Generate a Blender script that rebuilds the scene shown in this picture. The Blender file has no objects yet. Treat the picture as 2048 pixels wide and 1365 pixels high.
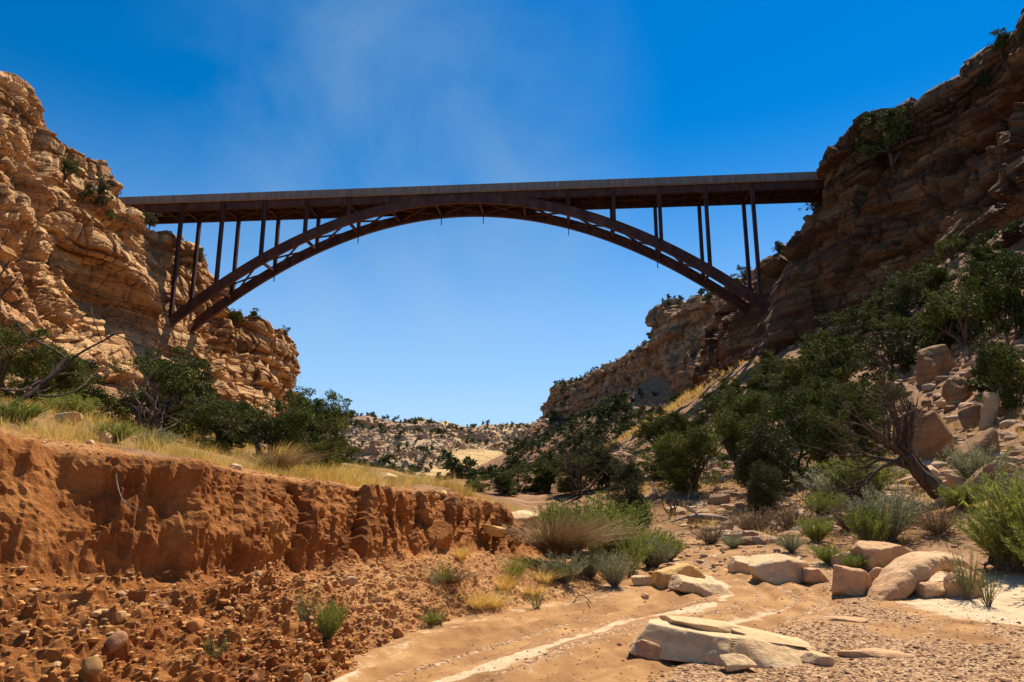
import bpy, math, random
import numpy as np
from mathutils import Vector, Matrix
from mathutils.bvhtree import BVHTree

R = math.radians
rng = np.random.default_rng(7)
random.seed(7)
SC = bpy.context.scene
COL = SC.collection

# ------------------------------------------------------------------ camera, sky, sun, exposure
CAM_H, PITCH, FPX = 1.7, R(12), 1365.0
cam = bpy.data.cameras.new("camera"); cam.sensor_width = 36; cam.lens = 24; cam.clip_end = 5000; cam.clip_start = 0.05
camo = bpy.data.objects.new("camera", cam); COL.objects.link(camo)
camo.location = (0, 0, CAM_H); camo.rotation_euler = (math.pi / 2 + PITCH, 0, 0)
SC.camera = camo

SUN_EL, SUN_AZ = 60.0, 52.0        # azimuth measured from +X towards +Y
sd = Vector((math.cos(R(SUN_EL)) * math.cos(R(SUN_AZ)), math.cos(R(SUN_EL)) * math.sin(R(SUN_AZ)), math.sin(R(SUN_EL))))
sl = bpy.data.lights.new("sun", 'SUN'); sl.energy = 5.0; sl.angle = R(0.5); sl.color = (1.0, 0.91, 0.77)
slo = bpy.data.objects.new("sun", sl); COL.objects.link(slo)
slo.rotation_euler = sd.to_track_quat('Z', 'Y').to_euler(); slo.location = (30, 20, 90)

world = bpy.data.worlds.new("World"); SC.world = world; world.use_nodes = True
wn, wl = world.node_tree.nodes, world.node_tree.links
wn.clear()
wo = wn.new('ShaderNodeOutputWorld'); bg = wn.new('ShaderNodeBackground')
sky = wn.new('ShaderNodeTexSky'); sky.sky_type = 'NISHITA'; sky.sun_disc = False
sky.sun_elevation = R(SUN_EL); sky.sun_rotation = R(90 - SUN_AZ); sky.altitude = 1800; sky.dust_density = 1.0; sky.ozone_density = 2.0
hs = wn.new('ShaderNodeHueSaturation'); hs.inputs['Saturation'].default_value = 1.75; hs.inputs['Value'].default_value = 1.32; hs.inputs['Hue'].default_value = 0.498
wl.new(sky.outputs[0], hs.inputs['Color'])
tc = wn.new('ShaderNodeTexCoord')
# thin high cloud: stretched noise over sky directions
mp = wn.new('ShaderNodeMapping'); mp.inputs['Scale'].default_value = (2.2, 2.0, 1.9); mp.inputs['Rotation'].default_value = (0.3, 0.2, 0.5)
mp.inputs['Location'].default_value = (0.35, 0.0, 0.1)
wl.new(tc.outputs['Generated'], mp.inputs['Vector'])
cn = wn.new('ShaderNodeTexNoise'); cn.inputs['Scale'].default_value = 1.5; cn.inputs['Detail'].default_value = 6; cn.inputs['Roughness'].default_value = 0.52; cn.inputs['Distortion'].default_value = 0.5
wl.new(mp.outputs[0], cn.inputs['Vector'])
cr = wn.new('ShaderNodeMapRange'); cr.inputs[1].default_value = 0.36; cr.inputs[2].default_value = 0.72; cr.inputs[3].default_value = 0.0; cr.inputs[4].default_value = 0.7
wl.new(cn.outputs['Fac'], cr.inputs[0])
dp = wn.new('ShaderNodeVectorMath'); dp.operation = 'DOT_PRODUCT'; dp.inputs[1].default_value = Vector((-0.155, 0.90, 0.475)).normalized()
wl.new(tc.outputs['Generated'], dp.inputs[0])
bl = wn.new('ShaderNodeMapRange'); bl.interpolation_type = 'SMOOTHSTEP'; bl.inputs[1].default_value = 0.93; bl.inputs[2].default_value = 0.995
wl.new(dp.outputs['Value'], bl.inputs[0])
ml = wn.new('ShaderNodeMath'); ml.operation = 'MULTIPLY'; wl.new(cr.outputs[0], ml.inputs[0]); wl.new(bl.outputs[0], ml.inputs[1])
mx = wn.new('ShaderNodeMix'); mx.data_type = 'RGBA'; mx.inputs[7].default_value = (2.2, 3.9, 6.0, 1)
wl.new(ml.outputs[0], mx.inputs[0]); wl.new(hs.outputs[0], mx.inputs[6])
# the pale band of haze low over the horizon
sx = wn.new('ShaderNodeSeparateXYZ'); wl.new(tc.outputs['Generated'], sx.inputs[0])
hz = wn.new('ShaderNodeMapRange'); hz.interpolation_type = 'SMOOTHSTEP'; hz.inputs[1].default_value = 0.50; hz.inputs[2].default_value = 0.0; hz.inputs[3].default_value = 0.0; hz.inputs[4].default_value = 0.85
wl.new(sx.outputs[2], hz.inputs[0])
m2 = wn.new('ShaderNodeMix'); m2.data_type = 'RGBA'; m2.inputs[7].default_value = (4.6, 6.6, 9.0, 1)
wl.new(hz.outputs[0], m2.inputs[0]); wl.new(mx.outputs[2], m2.inputs[6])
wl.new(m2.outputs[2], bg.inputs['Color']); bg.inputs['Strength'].default_value = 0.068
wl.new(bg.outputs[0], wo.inputs['Surface'])

SC.view_settings.view_transform = 'Standard'; SC.view_settings.look = 'None'
SC.view_settings.exposure = 0.72; SC.view_settings.gamma = 1.0; SC.view_settings.use_curve_mapping = False
SC.render.engine = 'CYCLES'
SC.cycles.max_bounces = 5; SC.cycles.diffuse_bounces = 2; SC.cycles.transparent_max_bounces = 4

# ------------------------------------------------------------------ camera maths: photograph pixels (2048x1365) to points
CP, SP = math.cos(PITCH), math.sin(PITCH)
def ray(px, py):
    r = (px - 1024) / FPX; u = (682.5 - py) / FPX
    return r, CP - u * SP, SP + u * CP
def at(px, py, Y):
    dx, dy, dz = ray(px, py); t = Y / dy
    return (dx * t, Y, CAM_H + dz * t)
def flat(px, py, z=0.0):
    dx, dy, dz = ray(px, py); t = (z - CAM_H) / dz
    return (dx * t, dy * t)

# ------------------------------------------------------------------ numpy noise
def h3(ix, iy, iz, seed=0):
    h = (ix.astype(np.int64) * 374761393 + iy.astype(np.int64) * 668265263 + iz.astype(np.int64) * 2147483647 + seed * 974634777) & 0xFFFFFFFF
    h = ((h ^ (h >> 13)) * 1274126177) & 0xFFFFFFFF
    h = ((h ^ (h >> 16)) * 2246822519) & 0xFFFFFFFF
    h = h ^ (h >> 13)
    return (h & 0xFFFFFF) / float(0x1000000)
def vnoise(P, seed=0):
    F = np.floor(P); f = P - F; f = f * f * f * (f * (f * 6 - 15) + 10)
    i = F.astype(np.int64); x, y, z = i[:, 0], i[:, 1], i[:, 2]
    fx, fy, fz = f[:, 0], f[:, 1], f[:, 2]
    def L(a, b, t): return a + (b - a) * t
    a = L(L(h3(x, y, z, seed), h3(x + 1, y, z, seed), fx), L(h3(x, y + 1, z, seed), h3(x + 1, y + 1, z, seed), fx), fy)
    z1 = z + 1
    b = L(L(h3(x, y, z1, seed), h3(x + 1, y, z1, seed), fx), L(h3(x, y + 1, z1, seed), h3(x + 1, y + 1, z1, seed), fx), fy)
    return L(a, b, fz) * 2 - 1
def fbm(P, oct=4, seed=0, gain=0.5, lac=2.03):
    s = 0; a = 1.0; t = 0
    for k in range(oct):
        s = s + a * vnoise(P, seed + k * 17); t += a; a *= gain; P = P * lac + 5.3
    return s / t
def ridged(P, oct=4, seed=0, gain=0.5):
    s = 0; a = 1.0; t = 0
    for k in range(oct):
        s = s + a * (1 - 2 * np.abs(vnoise(P, seed + k * 17))); t += a; a *= gain; P = P * 2.07 + 3.1
    return s / t
def voro(P, seed=0):
    """F1, F2, random id of nearest cell, offset to its centre"""
    F = np.floor(P).astype(np.int64); n = len(P)
    d1 = np.full(n, 9e9); d2 = np.full(n, 9e9); idr = np.zeros(n); off = np.zeros((n, 3))
    for a in (-1, 0, 1):
        for b in (-1, 0, 1):
            for c in (-1, 0, 1):
                x, y, z = F[:, 0] + a, F[:, 1] + b, F[:, 2] + c
                D = np.stack([x + h3(x, y, z, seed + 1), y + h3(x, y, z, seed + 2), z + h3(x, y, z, seed + 3)], 1) - P
                d = np.sqrt((D ** 2).sum(1)); m = d < d1
                d2 = np.where(m, d1, np.minimum(d2, d)); d1 = np.where(m, d, d1)
                idr = np.where(m, h3(x, y, z, seed + 9), idr); off = np.where(m[:, None], D, off)
    return d1, d2, idr, off
def sstep(a, b, x):
    t = np.clip((x - a) / (b - a), 0, 1); return t * t * (3 - 2 * t)
def xyz(x, y, z=None):
    return np.stack([x, y, np.zeros_like(x) if z is None else z], 1)

# ------------------------------------------------------------------ mesh helpers
def np_mesh(name, V, F, mat=None, smooth=False, mats=None, midx=None):
    V = np.asarray(V, dtype=np.float32); F = np.asarray(F, dtype=np.int32)
    me = bpy.data.meshes.new(name); k = F.shape[1]
    me.vertices.add(len(V)); me.vertices.foreach_set('co', V.ravel())
    me.loops.add(F.size); me.loops.foreach_set('vertex_index', F.ravel())
    me.polygons.add(len(F)); me.polygons.foreach_set('loop_start', np.arange(0, F.size, k, dtype=np.int32))
    me.polygons.foreach_set('loop_total', np.full(len(F), k, dtype=np.int32))
    me.polygons.foreach_set('use_smooth', np.full(len(F), bool(smooth)))
    for m in (mats or ([mat] if mat else [])): me.materials.append(m)
    if midx is not None: me.polygons.foreach_set('material_index', np.asarray(midx, dtype=np.int32))
    me.update(calc_edges=True)
    return me
def link(name, me, parent=None):
    o = bpy.data.objects.new(name, me); COL.objects.link(o)
    if parent: o.parent = parent
    return o
def tag(o, label=None, cat=None, group=None, kind=None):
    if label: o['label'] = label
    if cat: o['category'] = cat
    if group: o['group'] = group
    if kind: o['kind'] = kind
    return o
def thing(name, label, cat, loc=(0, 0, 0), rz=0, group=None):
    o = bpy.data.objects.new(name, None); COL.objects.link(o); o.location = loc; o.rotation_euler = (0, 0, rz)
    o.empty_display_size = 0.3
    return tag(o, label, cat, group)
def dup(root, loc, rz=0, scale=1, label=None, group=None, tilt=(0, 0)):
    r = root.copy(); COL.objects.link(r); r.location = loc; r.rotation_euler = (tilt[0], tilt[1], rz)
    r.scale = (scale,) * 3 if not hasattr(scale, '__len__') else scale
    if label: r['label'] = label
    if group: r['group'] = group
    elif 'group' in r: del r['group']
    for ch in KIDS.get(root.name, []):
        c = ch.copy(); COL.objects.link(c); c.parent = r
    return r
KIDS = {}
def add_attr(me, name, arr):
    a = me.color_attributes.new(name, 'FLOAT_COLOR', 'POINT')
    d = np.ones((len(arr), 4), dtype=np.float32); d[:, :arr.shape[1]] = arr
    a.data.foreach_set('color', d.ravel())
def grid_faces(n, m):
    i = np.arange(n - 1)[:, None] * m + np.arange(m - 1)[None, :]
    i = i.ravel(); return np.stack([i, i + m, i + m + 1, i + 1], 1)
def grid_normals(G):
    du = np.gradient(G, axis=0); dv = np.gradient(G, axis=1)
    N = np.cross(du, dv); return N / np.maximum(np.linalg.norm(N, axis=2, keepdims=True), 1e-9)

# ------------------------------------------------------------------ materials
def new_mat(name):
    m = bpy.data.materials.new(name); m.use_nodes = True; nt = m.node_tree
    b = nt.nodes['Principled BSDF']; b.inputs['Roughness'].default_value = 0.9
    b.inputs['Specular IOR Level'].default_value = 0.15
    return m, nt, b
def noise(nt, vec, scale, detail=5, rough=0.55, dist=0.0, mapping=None):
    if mapping:
        q = nt.nodes.new('ShaderNodeMapping'); q.inputs['Scale'].default_value = mapping; nt.links.new(vec, q.inputs['Vector']); vec = q.outputs[0]
    n = nt.nodes.new('ShaderNodeTexNoise'); n.inputs['Scale'].default_value = scale; n.inputs['Detail'].default_value = detail
    n.inputs['Roughness'].default_value = rough; n.inputs['Distortion'].default_value = dist
    nt.links.new(vec, n.inputs['Vector']); return n.outputs['Fac']
def ramp(nt, fac, stops):
    r = nt.nodes.new('ShaderNodeValToRGB'); e = r.color_ramp.elements
    while len(e) < len(stops): e.new(0.5)
    for i, (p, c) in enumerate(stops): e[i].position = p; e[i].color = (*c, 1)
    nt.links.new(fac, r.inputs[0]); return r.outputs[0]
def mixc(nt, fac, a, b, mode='MIX'):
    m = nt.nodes.new('ShaderNodeMix'); m.data_type = 'RGBA'; m.blend_type = mode
    for s, i in ((fac, 0), (a, 6), (b, 7)):
        if isinstance(s, (int, float)): m.inputs[i].default_value = s
        elif isinstance(s, tuple): m.inputs[i].default_value = (*s, 1)
        else: nt.links.new(s, m.inputs[i])
    return m.outputs[2]
def bump(nt, height, strength, dist, prev=None):
    b = nt.nodes.new('ShaderNodeBump'); b.inputs['Strength'].default_value = strength; b.inputs['Distance'].default_value = dist
    nt.links.new(height, b.inputs['Height'])
    if prev: nt.links.new(prev, b.inputs['Normal'])
    return b.outputs[0]
def maprange(nt, v, a, b, c=0.0, d=1.0):
    m = nt.nodes.new('ShaderNodeMapRange'); m.inputs[1].default_value = a; m.inputs[2].default_value = b; m.inputs[3].default_value = c; m.inputs[4].default_value = d
    nt.links.new(v, m.inputs[0]); return m.outputs[0]
def objvec(nt): return nt.nodes.new('ShaderNodeTexCoord').outputs['Object']
def attr(nt, name):
    a = nt.nodes.new('ShaderNodeAttribute'); a.attribute_name = name; return a

def sandstone(name, pal, s=1.0, stain=0.45, stain_col=(0.10, 0.055, 0.03), cracks=True):
    """pal = dark, mid, light"""
    m, nt, b = new_mat(name); v = objvec(nt)
    layer = noise(nt, v, 0.35 * s, 6, 0.6, 0.4, (0.12, 0.12, 1.6))
    col = ramp(nt, layer, [(0.28, pal[0]), (0.45, pal[1]), (0.58, pal[2]), (0.75, pal[1])])
    big = noise(nt, v, 0.11 * s, 4, 0.6)
    col = mixc(nt, maprange(nt, big, 0.42, 0.62, 0, 0.6), col, pal[1])
    fine = noise(nt, v, 3.0 * s, 5, 0.7)
    col = mixc(nt, 0.45, col, ramp(nt, fine, [(0.3, (0.35,) * 3), (0.7, (0.75,) * 3)]), 'OVERLAY')
    st = noise(nt, v, 0.5 * s, 6, 0.65, 0.3, (1.0, 1.0, 0.28))
    col = mixc(nt, maprange(nt, st, 0.53, 0.68, 0, stain), col, stain_col)
    nt.links.new(col, b.inputs['Base Color'])
    n1 = bump(nt, noise(nt, v, 1.6 * s, 8, 0.68, 0.2, (0.6, 0.6, 1.7)), 0.7, 0.14 / s)
    if not cracks:
        n1 = bump(nt, noise(nt, v, 2.4 * s, 9, 0.72, 0.3), 0.8, 0.16 / s, n1); n1 = bump(nt, noise(nt, v, 14 * s, 4, 0.7), 0.5, 0.02 / s, n1)
        nt.links.new(n1, b.inputs['Normal']); return m
    vo = nt.nodes.new('ShaderNodeTexVoronoi'); vo.feature = 'DISTANCE_TO_EDGE'; vo.inputs['Scale'].default_value = 0.55 * s
    q = nt.nodes.new('ShaderNodeMapping'); q.inputs['Scale'].default_value = (0.7, 0.7, 1.7)
    wv = nt.nodes.new('ShaderNodeVectorMath'); wv.operation = 'ADD'
    nz = nt.nodes.new('ShaderNodeTexNoise'); nz.inputs['Scale'].default_value = 0.7 * s; nt.links.new(v, nz.inputs['Vector'])
    nt.links.new(v, wv.inputs[0]); nt.links.new(nz.outputs['Color'], wv.inputs[1]); nt.links.new(wv.outputs[0], q.inputs['Vector'])
    nt.links.new(q.outputs[0], vo.inputs['Vector'])
    n2 = bump(nt, maprange(nt, vo.outputs['Distance'], 0.0, 0.06), 0.6, 0.25 / s, n1)
    nt.links.new(n2, b.inputs['Normal'])
    return m
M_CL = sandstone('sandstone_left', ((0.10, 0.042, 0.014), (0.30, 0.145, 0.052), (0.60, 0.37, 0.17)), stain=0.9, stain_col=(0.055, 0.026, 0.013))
M_CR = sandstone('sandstone_right_shade_tint', ((0.032, 0.014, 0.007), (0.088, 0.040, 0.017), (0.24, 0.125, 0.052)), stain=0.9, stain_col=(0.035, 0.02, 0.013))  # canyon shade is darkened into the right wall's stone colours
M_CRF = sandstone('sandstone_far_rim', ((0.09, 0.045, 0.022), (0.24, 0.13, 0.062), (0.44, 0.28, 0.145)), stain=0.8, stain_col=(0.07, 0.04, 0.025))
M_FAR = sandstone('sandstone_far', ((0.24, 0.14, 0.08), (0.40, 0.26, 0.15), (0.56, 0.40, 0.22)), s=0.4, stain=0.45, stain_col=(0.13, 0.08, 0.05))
def far_patch(m):
    nt = m.node_tree; b = nt.nodes['Principled BSDF']; l = b.inputs['Base Color'].links[0]; v = objvec(nt); a = attr(nt, 'zone')
    sep = nt.nodes.new('ShaderNodeSeparateColor'); nt.links.new(a.outputs['Color'], sep.inputs[0])
    yel = ramp(nt, noise(nt, v, 0.25, 6, 0.6, 0.3, (.3, .3, 1.8)), [(0.3, (0.32, 0.19, 0.075)), (0.5, (0.48, 0.31, 0.13)), (0.7, (0.60, 0.42, 0.20))])
    nt.links.new(mixc(nt, sep.outputs[0], l.from_socket, yel), b.inputs['Base Color'])
far_patch(M_FAR)
M_RK = sandstone('boulder_pale', ((0.42, 0.245, 0.115), (0.58, 0.375, 0.19), (0.70, 0.50, 0.29)), s=4, stain=0.25, stain_col=(0.32, 0.16, 0.07), cracks=False)
M_RKR = sandstone('boulder_red', ((0.34, 0.17, 0.085), (0.50, 0.28, 0.14), (0.62, 0.39, 0.21)), s=3, stain=0.3, stain_col=(0.2, 0.09, 0.04), cracks=False)
M_RKB = sandstone('boulder_shade_brown', ((0.13, 0.062, 0.028), (0.25, 0.13, 0.058), (0.36, 0.21, 0.10)), s=2.5, stain=0.5, stain_col=(0.08, 0.04, 0.02), cracks=False)  # brown stone, darkened so its colour carries the shade of the slope
M_RKO = sandstone('boulder_ochre', ((0.42, 0.22, 0.07), (0.55, 0.32, 0.11), (0.62, 0.40, 0.17)), s=3, stain=0.2, stain_col=(0.3, 0.12, 0.04), cracks=False)

def earth_mat():
    m, nt, b = new_mat('red_earth'); v = objvec(nt); a = attr(nt, 'zone')
    sep = nt.nodes.new('ShaderNodeSeparateColor'); nt.links.new(a.outputs['Color'], sep.inputs[0])
    n = noise(nt, v, 2.2, 8, 0.65)
    col = ramp(nt, n, [(0.3, (0.19, 0.060, 0.014)), (0.5, (0.34, 0.125, 0.030)), (0.7, (0.50, 0.22, 0.065))])
    sand = ramp(nt, noise(nt, v, 6, 6, 0.6), [(0.3, (0.52, 0.24, 0.08)), (0.7, (0.74, 0.44, 0.19))])
    col = mixc(nt, sep.outputs[0], col, sand)
    bed = noise(nt, v, 1.0, 5, 0.7, 0.1, (0.5, 0.5, 14.0))
    col = mixc(nt, maprange(nt, bed, 0.5, 0.66, 0, 0.4), col, (0.26, 0.10, 0.035))
    streak = noise(nt, v, 3.0, 5, 0.6, 0.2, (2.5, 2.5, 0.35))
    col = mixc(nt, maprange(nt, streak, 0.56, 0.72, 0, 0.45), col, (0.20, 0.075, 0.025))
    fine = noise(nt, v, 28, 6, 0.75)
    col = mixc(nt, 0.5, col, ramp(nt, fine, [(0.3, (0.3,) * 3), (0.7, (0.72,) * 3)]), 'OVERLAY')
    nt.links.new(col, b.inputs['Base Color'])
    n1 = bump(nt, noise(nt, v, 9, 8, 0.7), 0.9, 0.08)
    n2 = bump(nt, noise(nt, v, 45, 5, 0.7), 0.7, 0.02, n1)
    nt.links.new(n2, b.inputs['Normal']); return m
M_EARTH = earth_mat()

def ground_mat():
    m, nt, b = new_mat('canyon_ground'); v = objvec(nt); a = attr(nt, 'zone')   # R pale sand, G gravel, B red soil
    sep = nt.nodes.new('ShaderNodeSeparateColor'); nt.links.new(a.outputs['Color'], sep.inputs[0])
    n = noise(nt, v, 1.3, 8, 0.65)
    base = ramp(nt, n, [(0.3, (0.20, 0.092, 0.034)), (0.5, (0.35, 0.18, 0.068)), (0.72, (0.52, 0.30, 0.125))])
    pale = ramp(nt, noise(nt, v, 5, 6, 0.6), [(0.3, (0.45, 0.31, 0.175)), (0.7, (0.64, 0.485, 0.30))])
    brk = noise(nt, v, 4.5, 8, 0.7)
    def rag(s, k=0.8):
        ad = nt.nodes.new('ShaderNodeMath'); ad.operation = 'MULTIPLY_ADD'; nt.links.new(brk, ad.inputs[0]); ad.inputs[1].default_value = k
        nt.links.new(s, ad.inputs[2]); return maprange(nt, ad.outputs[0], 0.5 + k * 0.42, 0.5 + k * 0.58)
    col = mixc(nt, rag(sep.outputs[0]), base, pale)
    vo = nt.nodes.new('ShaderNodeTexVoronoi'); vo.inputs['Scale'].default_value = 38; nt.links.new(v, vo.inputs['Vector'])
    g = ramp(nt, nt_sep(nt, vo.outputs['Color']), [(0.0, (0.12, 0.06, 0.03)), (0.35, (0.28, 0.145, 0.065)), (0.7, (0.40, 0.23, 0.11)), (1.0, (0.58, 0.40, 0.23))])
    col = mixc(nt, rag(sep.outputs[1], 1.0), col, g)
    red = ramp(nt, noise(nt, v, 0.9, 8, 0.7), [(0.3, (0.10, 0.046, 0.02)), (0.48, (0.22, 0.11, 0.048)), (0.75, (0.40, 0.235, 0.115))])
    col = mixc(nt, sep.outputs[2], col, red)
    fine = noise(nt, v, 40, 6, 0.8)
    col = mixc(nt, 0.5, col, ramp(nt, fine, [(0.3, (0.33,) * 3), (0.7, (0.7,) * 3)]), 'OVERLAY')
    nt.links.new(col, b.inputs['Base Color'])
    n1 = bump(nt, noise(nt, v, 7, 8, 0.7), 0.5, 0.06)
    n2 = bump(nt, noise(nt, v, 60, 5, 0.8), 0.8, 0.015, n1)
    nt.links.new(n2, b.inputs['Normal']); return m
def nt_sep(nt, c):
    s = nt.nodes.new('ShaderNodeSeparateColor'); nt.links.new(c, s.inputs[0]); return s.outputs[0]
M_GROUND = ground_mat()

def stone_mat(name, cols):
    """colour picked per stone from random per island"""
    m, nt, b = new_mat(name); g = nt.nodes.new('ShaderNodeNewGeometry'); oi = nt.nodes.new('ShaderNodeObjectInfo')
    ad = nt.nodes.new('ShaderNodeMath'); ad.operation = 'ADD'; nt.links.new(g.outputs['Random Per Island'], ad.inputs[0]); nt.links.new(oi.outputs['Random'], ad.inputs[1])
    fr = nt.nodes.new('ShaderNodeMath'); fr.operation = 'FRACT'; nt.links.new(ad.outputs[0], fr.inputs[0])
    col = ramp(nt, fr.outputs[0], [(i / (len(cols) - 1), c) for i, c in enumerate(cols)])
    v = objvec(nt)
    col = mixc(nt, 0.5, col, ramp(nt, noise(nt, v, 25, 5, 0.7), [(0.3, (0.35,) * 3), (0.7, (0.7,) * 3)]), 'OVERLAY')
    nt.links.new(col, b.inputs['Base Color'])
    nt.links.new(bump(nt, noise(nt, v, 30, 5, 0.7), 0.5, 0.01), b.inputs['Normal']); return m
M_STONE = stone_mat('river_stone', [(0.42, 0.17, 0.05), (0.24, 0.10, 0.035), (0.52, 0.27, 0.085), (0.17, 0.085, 0.04), (0.44, 0.19, 0.055), (0.26, 0.09, 0.035), (0.38, 0.24, 0.13), (0.50, 0.30, 0.11)])
M_GRAVEL = stone_mat('wash_gravel', [(0.09, 0.05, 0.032), (0.25, 0.125, 0.058), (0.15, 0.078, 0.04), (0.40, 0.25, 0.135), (0.07, 0.05, 0.042), (0.24, 0.105, 0.045), (0.30, 0.175, 0.09)])
M_SCREE = stone_mat('scree_rock', [(0.26, 0.15, 0.085), (0.42, 0.28, 0.165), (0.18, 0.10, 0.055), (0.36, 0.22, 0.125), (0.52, 0.37, 0.23)])

def leaf_mat(name, c0, c1, c2, trans=0.12):
    m, nt, b = new_mat(name); g = nt.nodes.new('ShaderNodeNewGeometry'); oi = nt.nodes.new('ShaderNodeObjectInfo')
    v = objvec(nt)
    n = noise(nt, v, 1.6, 3, 0.6)
    ad = nt.nodes.new('ShaderNodeMath'); ad.operation = 'MULTIPLY_ADD'; nt.links.new(g.outputs['Random Per Island'], ad.inputs[0]); ad.inputs[1].default_value = 0.45; nt.links.new(n, ad.inputs[2])
    ob = nt.nodes.new('ShaderNodeMath'); ob.operation = 'MULTIPLY_ADD'; nt.links.new(oi.outputs['Random'], ob.inputs[0]); ob.inputs[1].default_value = 0.3; nt.links.new(ad.outputs[0], ob.inputs[2])
    col = ramp(nt, maprange(nt, ob.outputs[0], 0.4, 1.15), [(0.0, c0), (0.5, c1), (1.0, c2)])
    nt.links.new(col, b.inputs['Base Color']); b.inputs['Roughness'].default_value = 0.75
    tr = nt.nodes.new('ShaderNodeBsdfTranslucent'); nt.links.new(col, tr.inputs['Color'])
    ms = nt.nodes.new('ShaderNodeMixShader'); ms.inputs[0].default_value = trans
    nt.links.new(b.outputs[0], ms.inputs[1]); nt.links.new(tr.outputs[0], ms.inputs[2])
    nt.links.new(ms.outputs[0], nt.nodes['Material Output'].inputs['Surface']); return m
M_JUN = leaf_mat('juniper_foliage', (0.014, 0.022, 0.004), (0.050, 0.066, 0.009), (0.155, 0.165, 0.024), 0.14)  # brightest tone paints sunlit sprays into a few of the leaves
M_JUND = leaf_mat('juniper_foliage_dull', (0.022, 0.026, 0.008), (0.052, 0.058, 0.016), (0.115, 0.112, 0.034))
M_GREEN = leaf_mat('green_shrub_leaf', (0.085, 0.12, 0.014), (0.17, 0.205, 0.028), (0.32, 0.33, 0.06), 0.3)
M_SAGE = leaf_mat('sage_leaf', (0.15, 0.17, 0.075), (0.26, 0.27, 0.13), (0.40, 0.38, 0.21), 0.25)
M_DRY = leaf_mat('dry_grass_blade', (0.34, 0.20, 0.045), (0.62, 0.40, 0.09), (0.82, 0.60, 0.19), 0.35)
M_DRYB = leaf_mat('withered_grass_blade', (0.09, 0.055, 0.028), (0.20, 0.12, 0.055), (0.34, 0.23, 0.1), 0.1)
M_FARJ = leaf_mat('distant_foliage', (0.030, 0.044, 0.014), (0.055, 0.072, 0.02), (0.095, 0.11, 0.03), 0.05)

def bark_mat(name, c0, c1):
    m, nt, b = new_mat(name); v = objvec(nt)
    col = ramp(nt, noise(nt, v, 6, 6, 0.7, 0.2, (2.5, 2.5, 0.5)), [(0.35, c0), (0.65, c1)])
    nt.links.new(col, b.inputs['Base Color'])
    nt.links.new(bump(nt, noise(nt, v, 14, 6, 0.7, 0.3, (3, 3, 0.5)), 0.9, 0.03), b.inputs['Normal']); return m
M_BARK = bark_mat('juniper_bark', (0.055, 0.035, 0.024), (0.19, 0.13, 0.09))
M_BARKP = bark_mat('weathered_dead_wood', (0.10, 0.07, 0.05), (0.34, 0.26, 0.2))

M_DARKW = bark_mat('dark_dead_wood', (0.035, 0.024, 0.018), (0.11, 0.08, 0.06))
M_TWIST = bark_mat('red_brown_bark', (0.042, 0.026, 0.018), (0.17, 0.105, 0.068))

def steel_mat():
    m, nt, b = new_mat('weathering_steel'); v = objvec(nt)
    col = ramp(nt, noise(nt, v, 0.8, 6, 0.65, 0.2, (1, 1, 0.4)), [(0.3, (0.036, 0.017, 0.013)), (0.5, (0.070, 0.031, 0.022)), (0.72, (0.13, 0.057, 0.036))])
    nt.links.new(col, b.inputs['Base Color']); b.inputs['Roughness'].default_value = 0.62; b.inputs['Metallic'].default_value = 0.1
    nt.links.new(bump(nt, noise(nt, v, 6, 5, 0.6), 0.2, 0.02), b.inputs['Normal']); return m
M_STEEL = steel_mat()
def conc_mat(name, c0, c1):
    m, nt, b = new_mat(name); v = objvec(nt)
    col = ramp(nt, noise(nt, v, 0.9, 7, 0.7, 0.1, (1.5, 1.5, 0.3)), [(0.3, c0), (0.7, c1)])
    w = noise(nt, v, 1.0, 4, 0.6, 0, (2.2, 2.2, 0.05))
    col = mixc(nt, maprange(nt, w, 0.52, 0.66, 0, 0.5), col, (0.12, 0.09, 0.075))
    nt.links.new(col, b.inputs['Base Color']); return m
M_CONC = conc_mat('parapet_concrete', (0.13, 0.10, 0.08), (0.26, 0.205, 0.165))
M_SLAB = conc_mat('deck_concrete_bounce_tint', (0.55, 0.42, 0.30), (0.68, 0.54, 0.40))  # light bounced up from the canyon is put into this pale tan
def plain(name, c, rough=0.85):
    m, nt, b = new_mat(name); v = objvec(nt)
    nt.links.new(ramp(nt, noise(nt, v, 4, 5, 0.6), [(0.3, tuple(k * 0.8 for k in c)), (0.7, tuple(k * 1.15 for k in c))]), b.inputs['Base Color'])
    b.inputs['Roughness'].default_value = rough; return m
M_FOOT = conc_mat('stained_concrete', (0.16, 0.095, 0.055), (0.26, 0.165, 0.10))
M_ASPH = plain('asphalt', (0.05, 0.05, 0.05))

# ------------------------------------------------------------------ terrain heights (thin plate splines through surveyed points)
def tps(pts):
    p = np.array(pts, float); n = len(p)
    sx = np.sign(p[:, 0]) * np.abs(p[:, 0])
    X = p[:, :2]
    def U(r2): return 0.5 * r2 * np.log(r2 + 1e-6)
    K = U(((X[:, None] - X[None]) ** 2).sum(2)) + np.eye(n) * 0.02
    Pm = np.c_[np.ones(n), X]; A = np.zeros((n + 3, n + 3)); A[:n, :n] = K; A[:n, n:] = Pm; A[n:, :n] = Pm.T
    w = np.linalg.solve(A, np.r_[p[:, 2], 0, 0, 0])
    def f(x, y):
        q = np.stack([x, y], 1); out = np.empty(len(q))
        for s in range(0, len(q), 40000):
            Q = q[s:s + 40000]; r2 = ((Q[:, None] - X[None]) ** 2).sum(2)
            out[s:s + 40000] = U(r2) @ w[:n] + w[n] + Q @ w[n + 1:]
        return out
    return f
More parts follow.
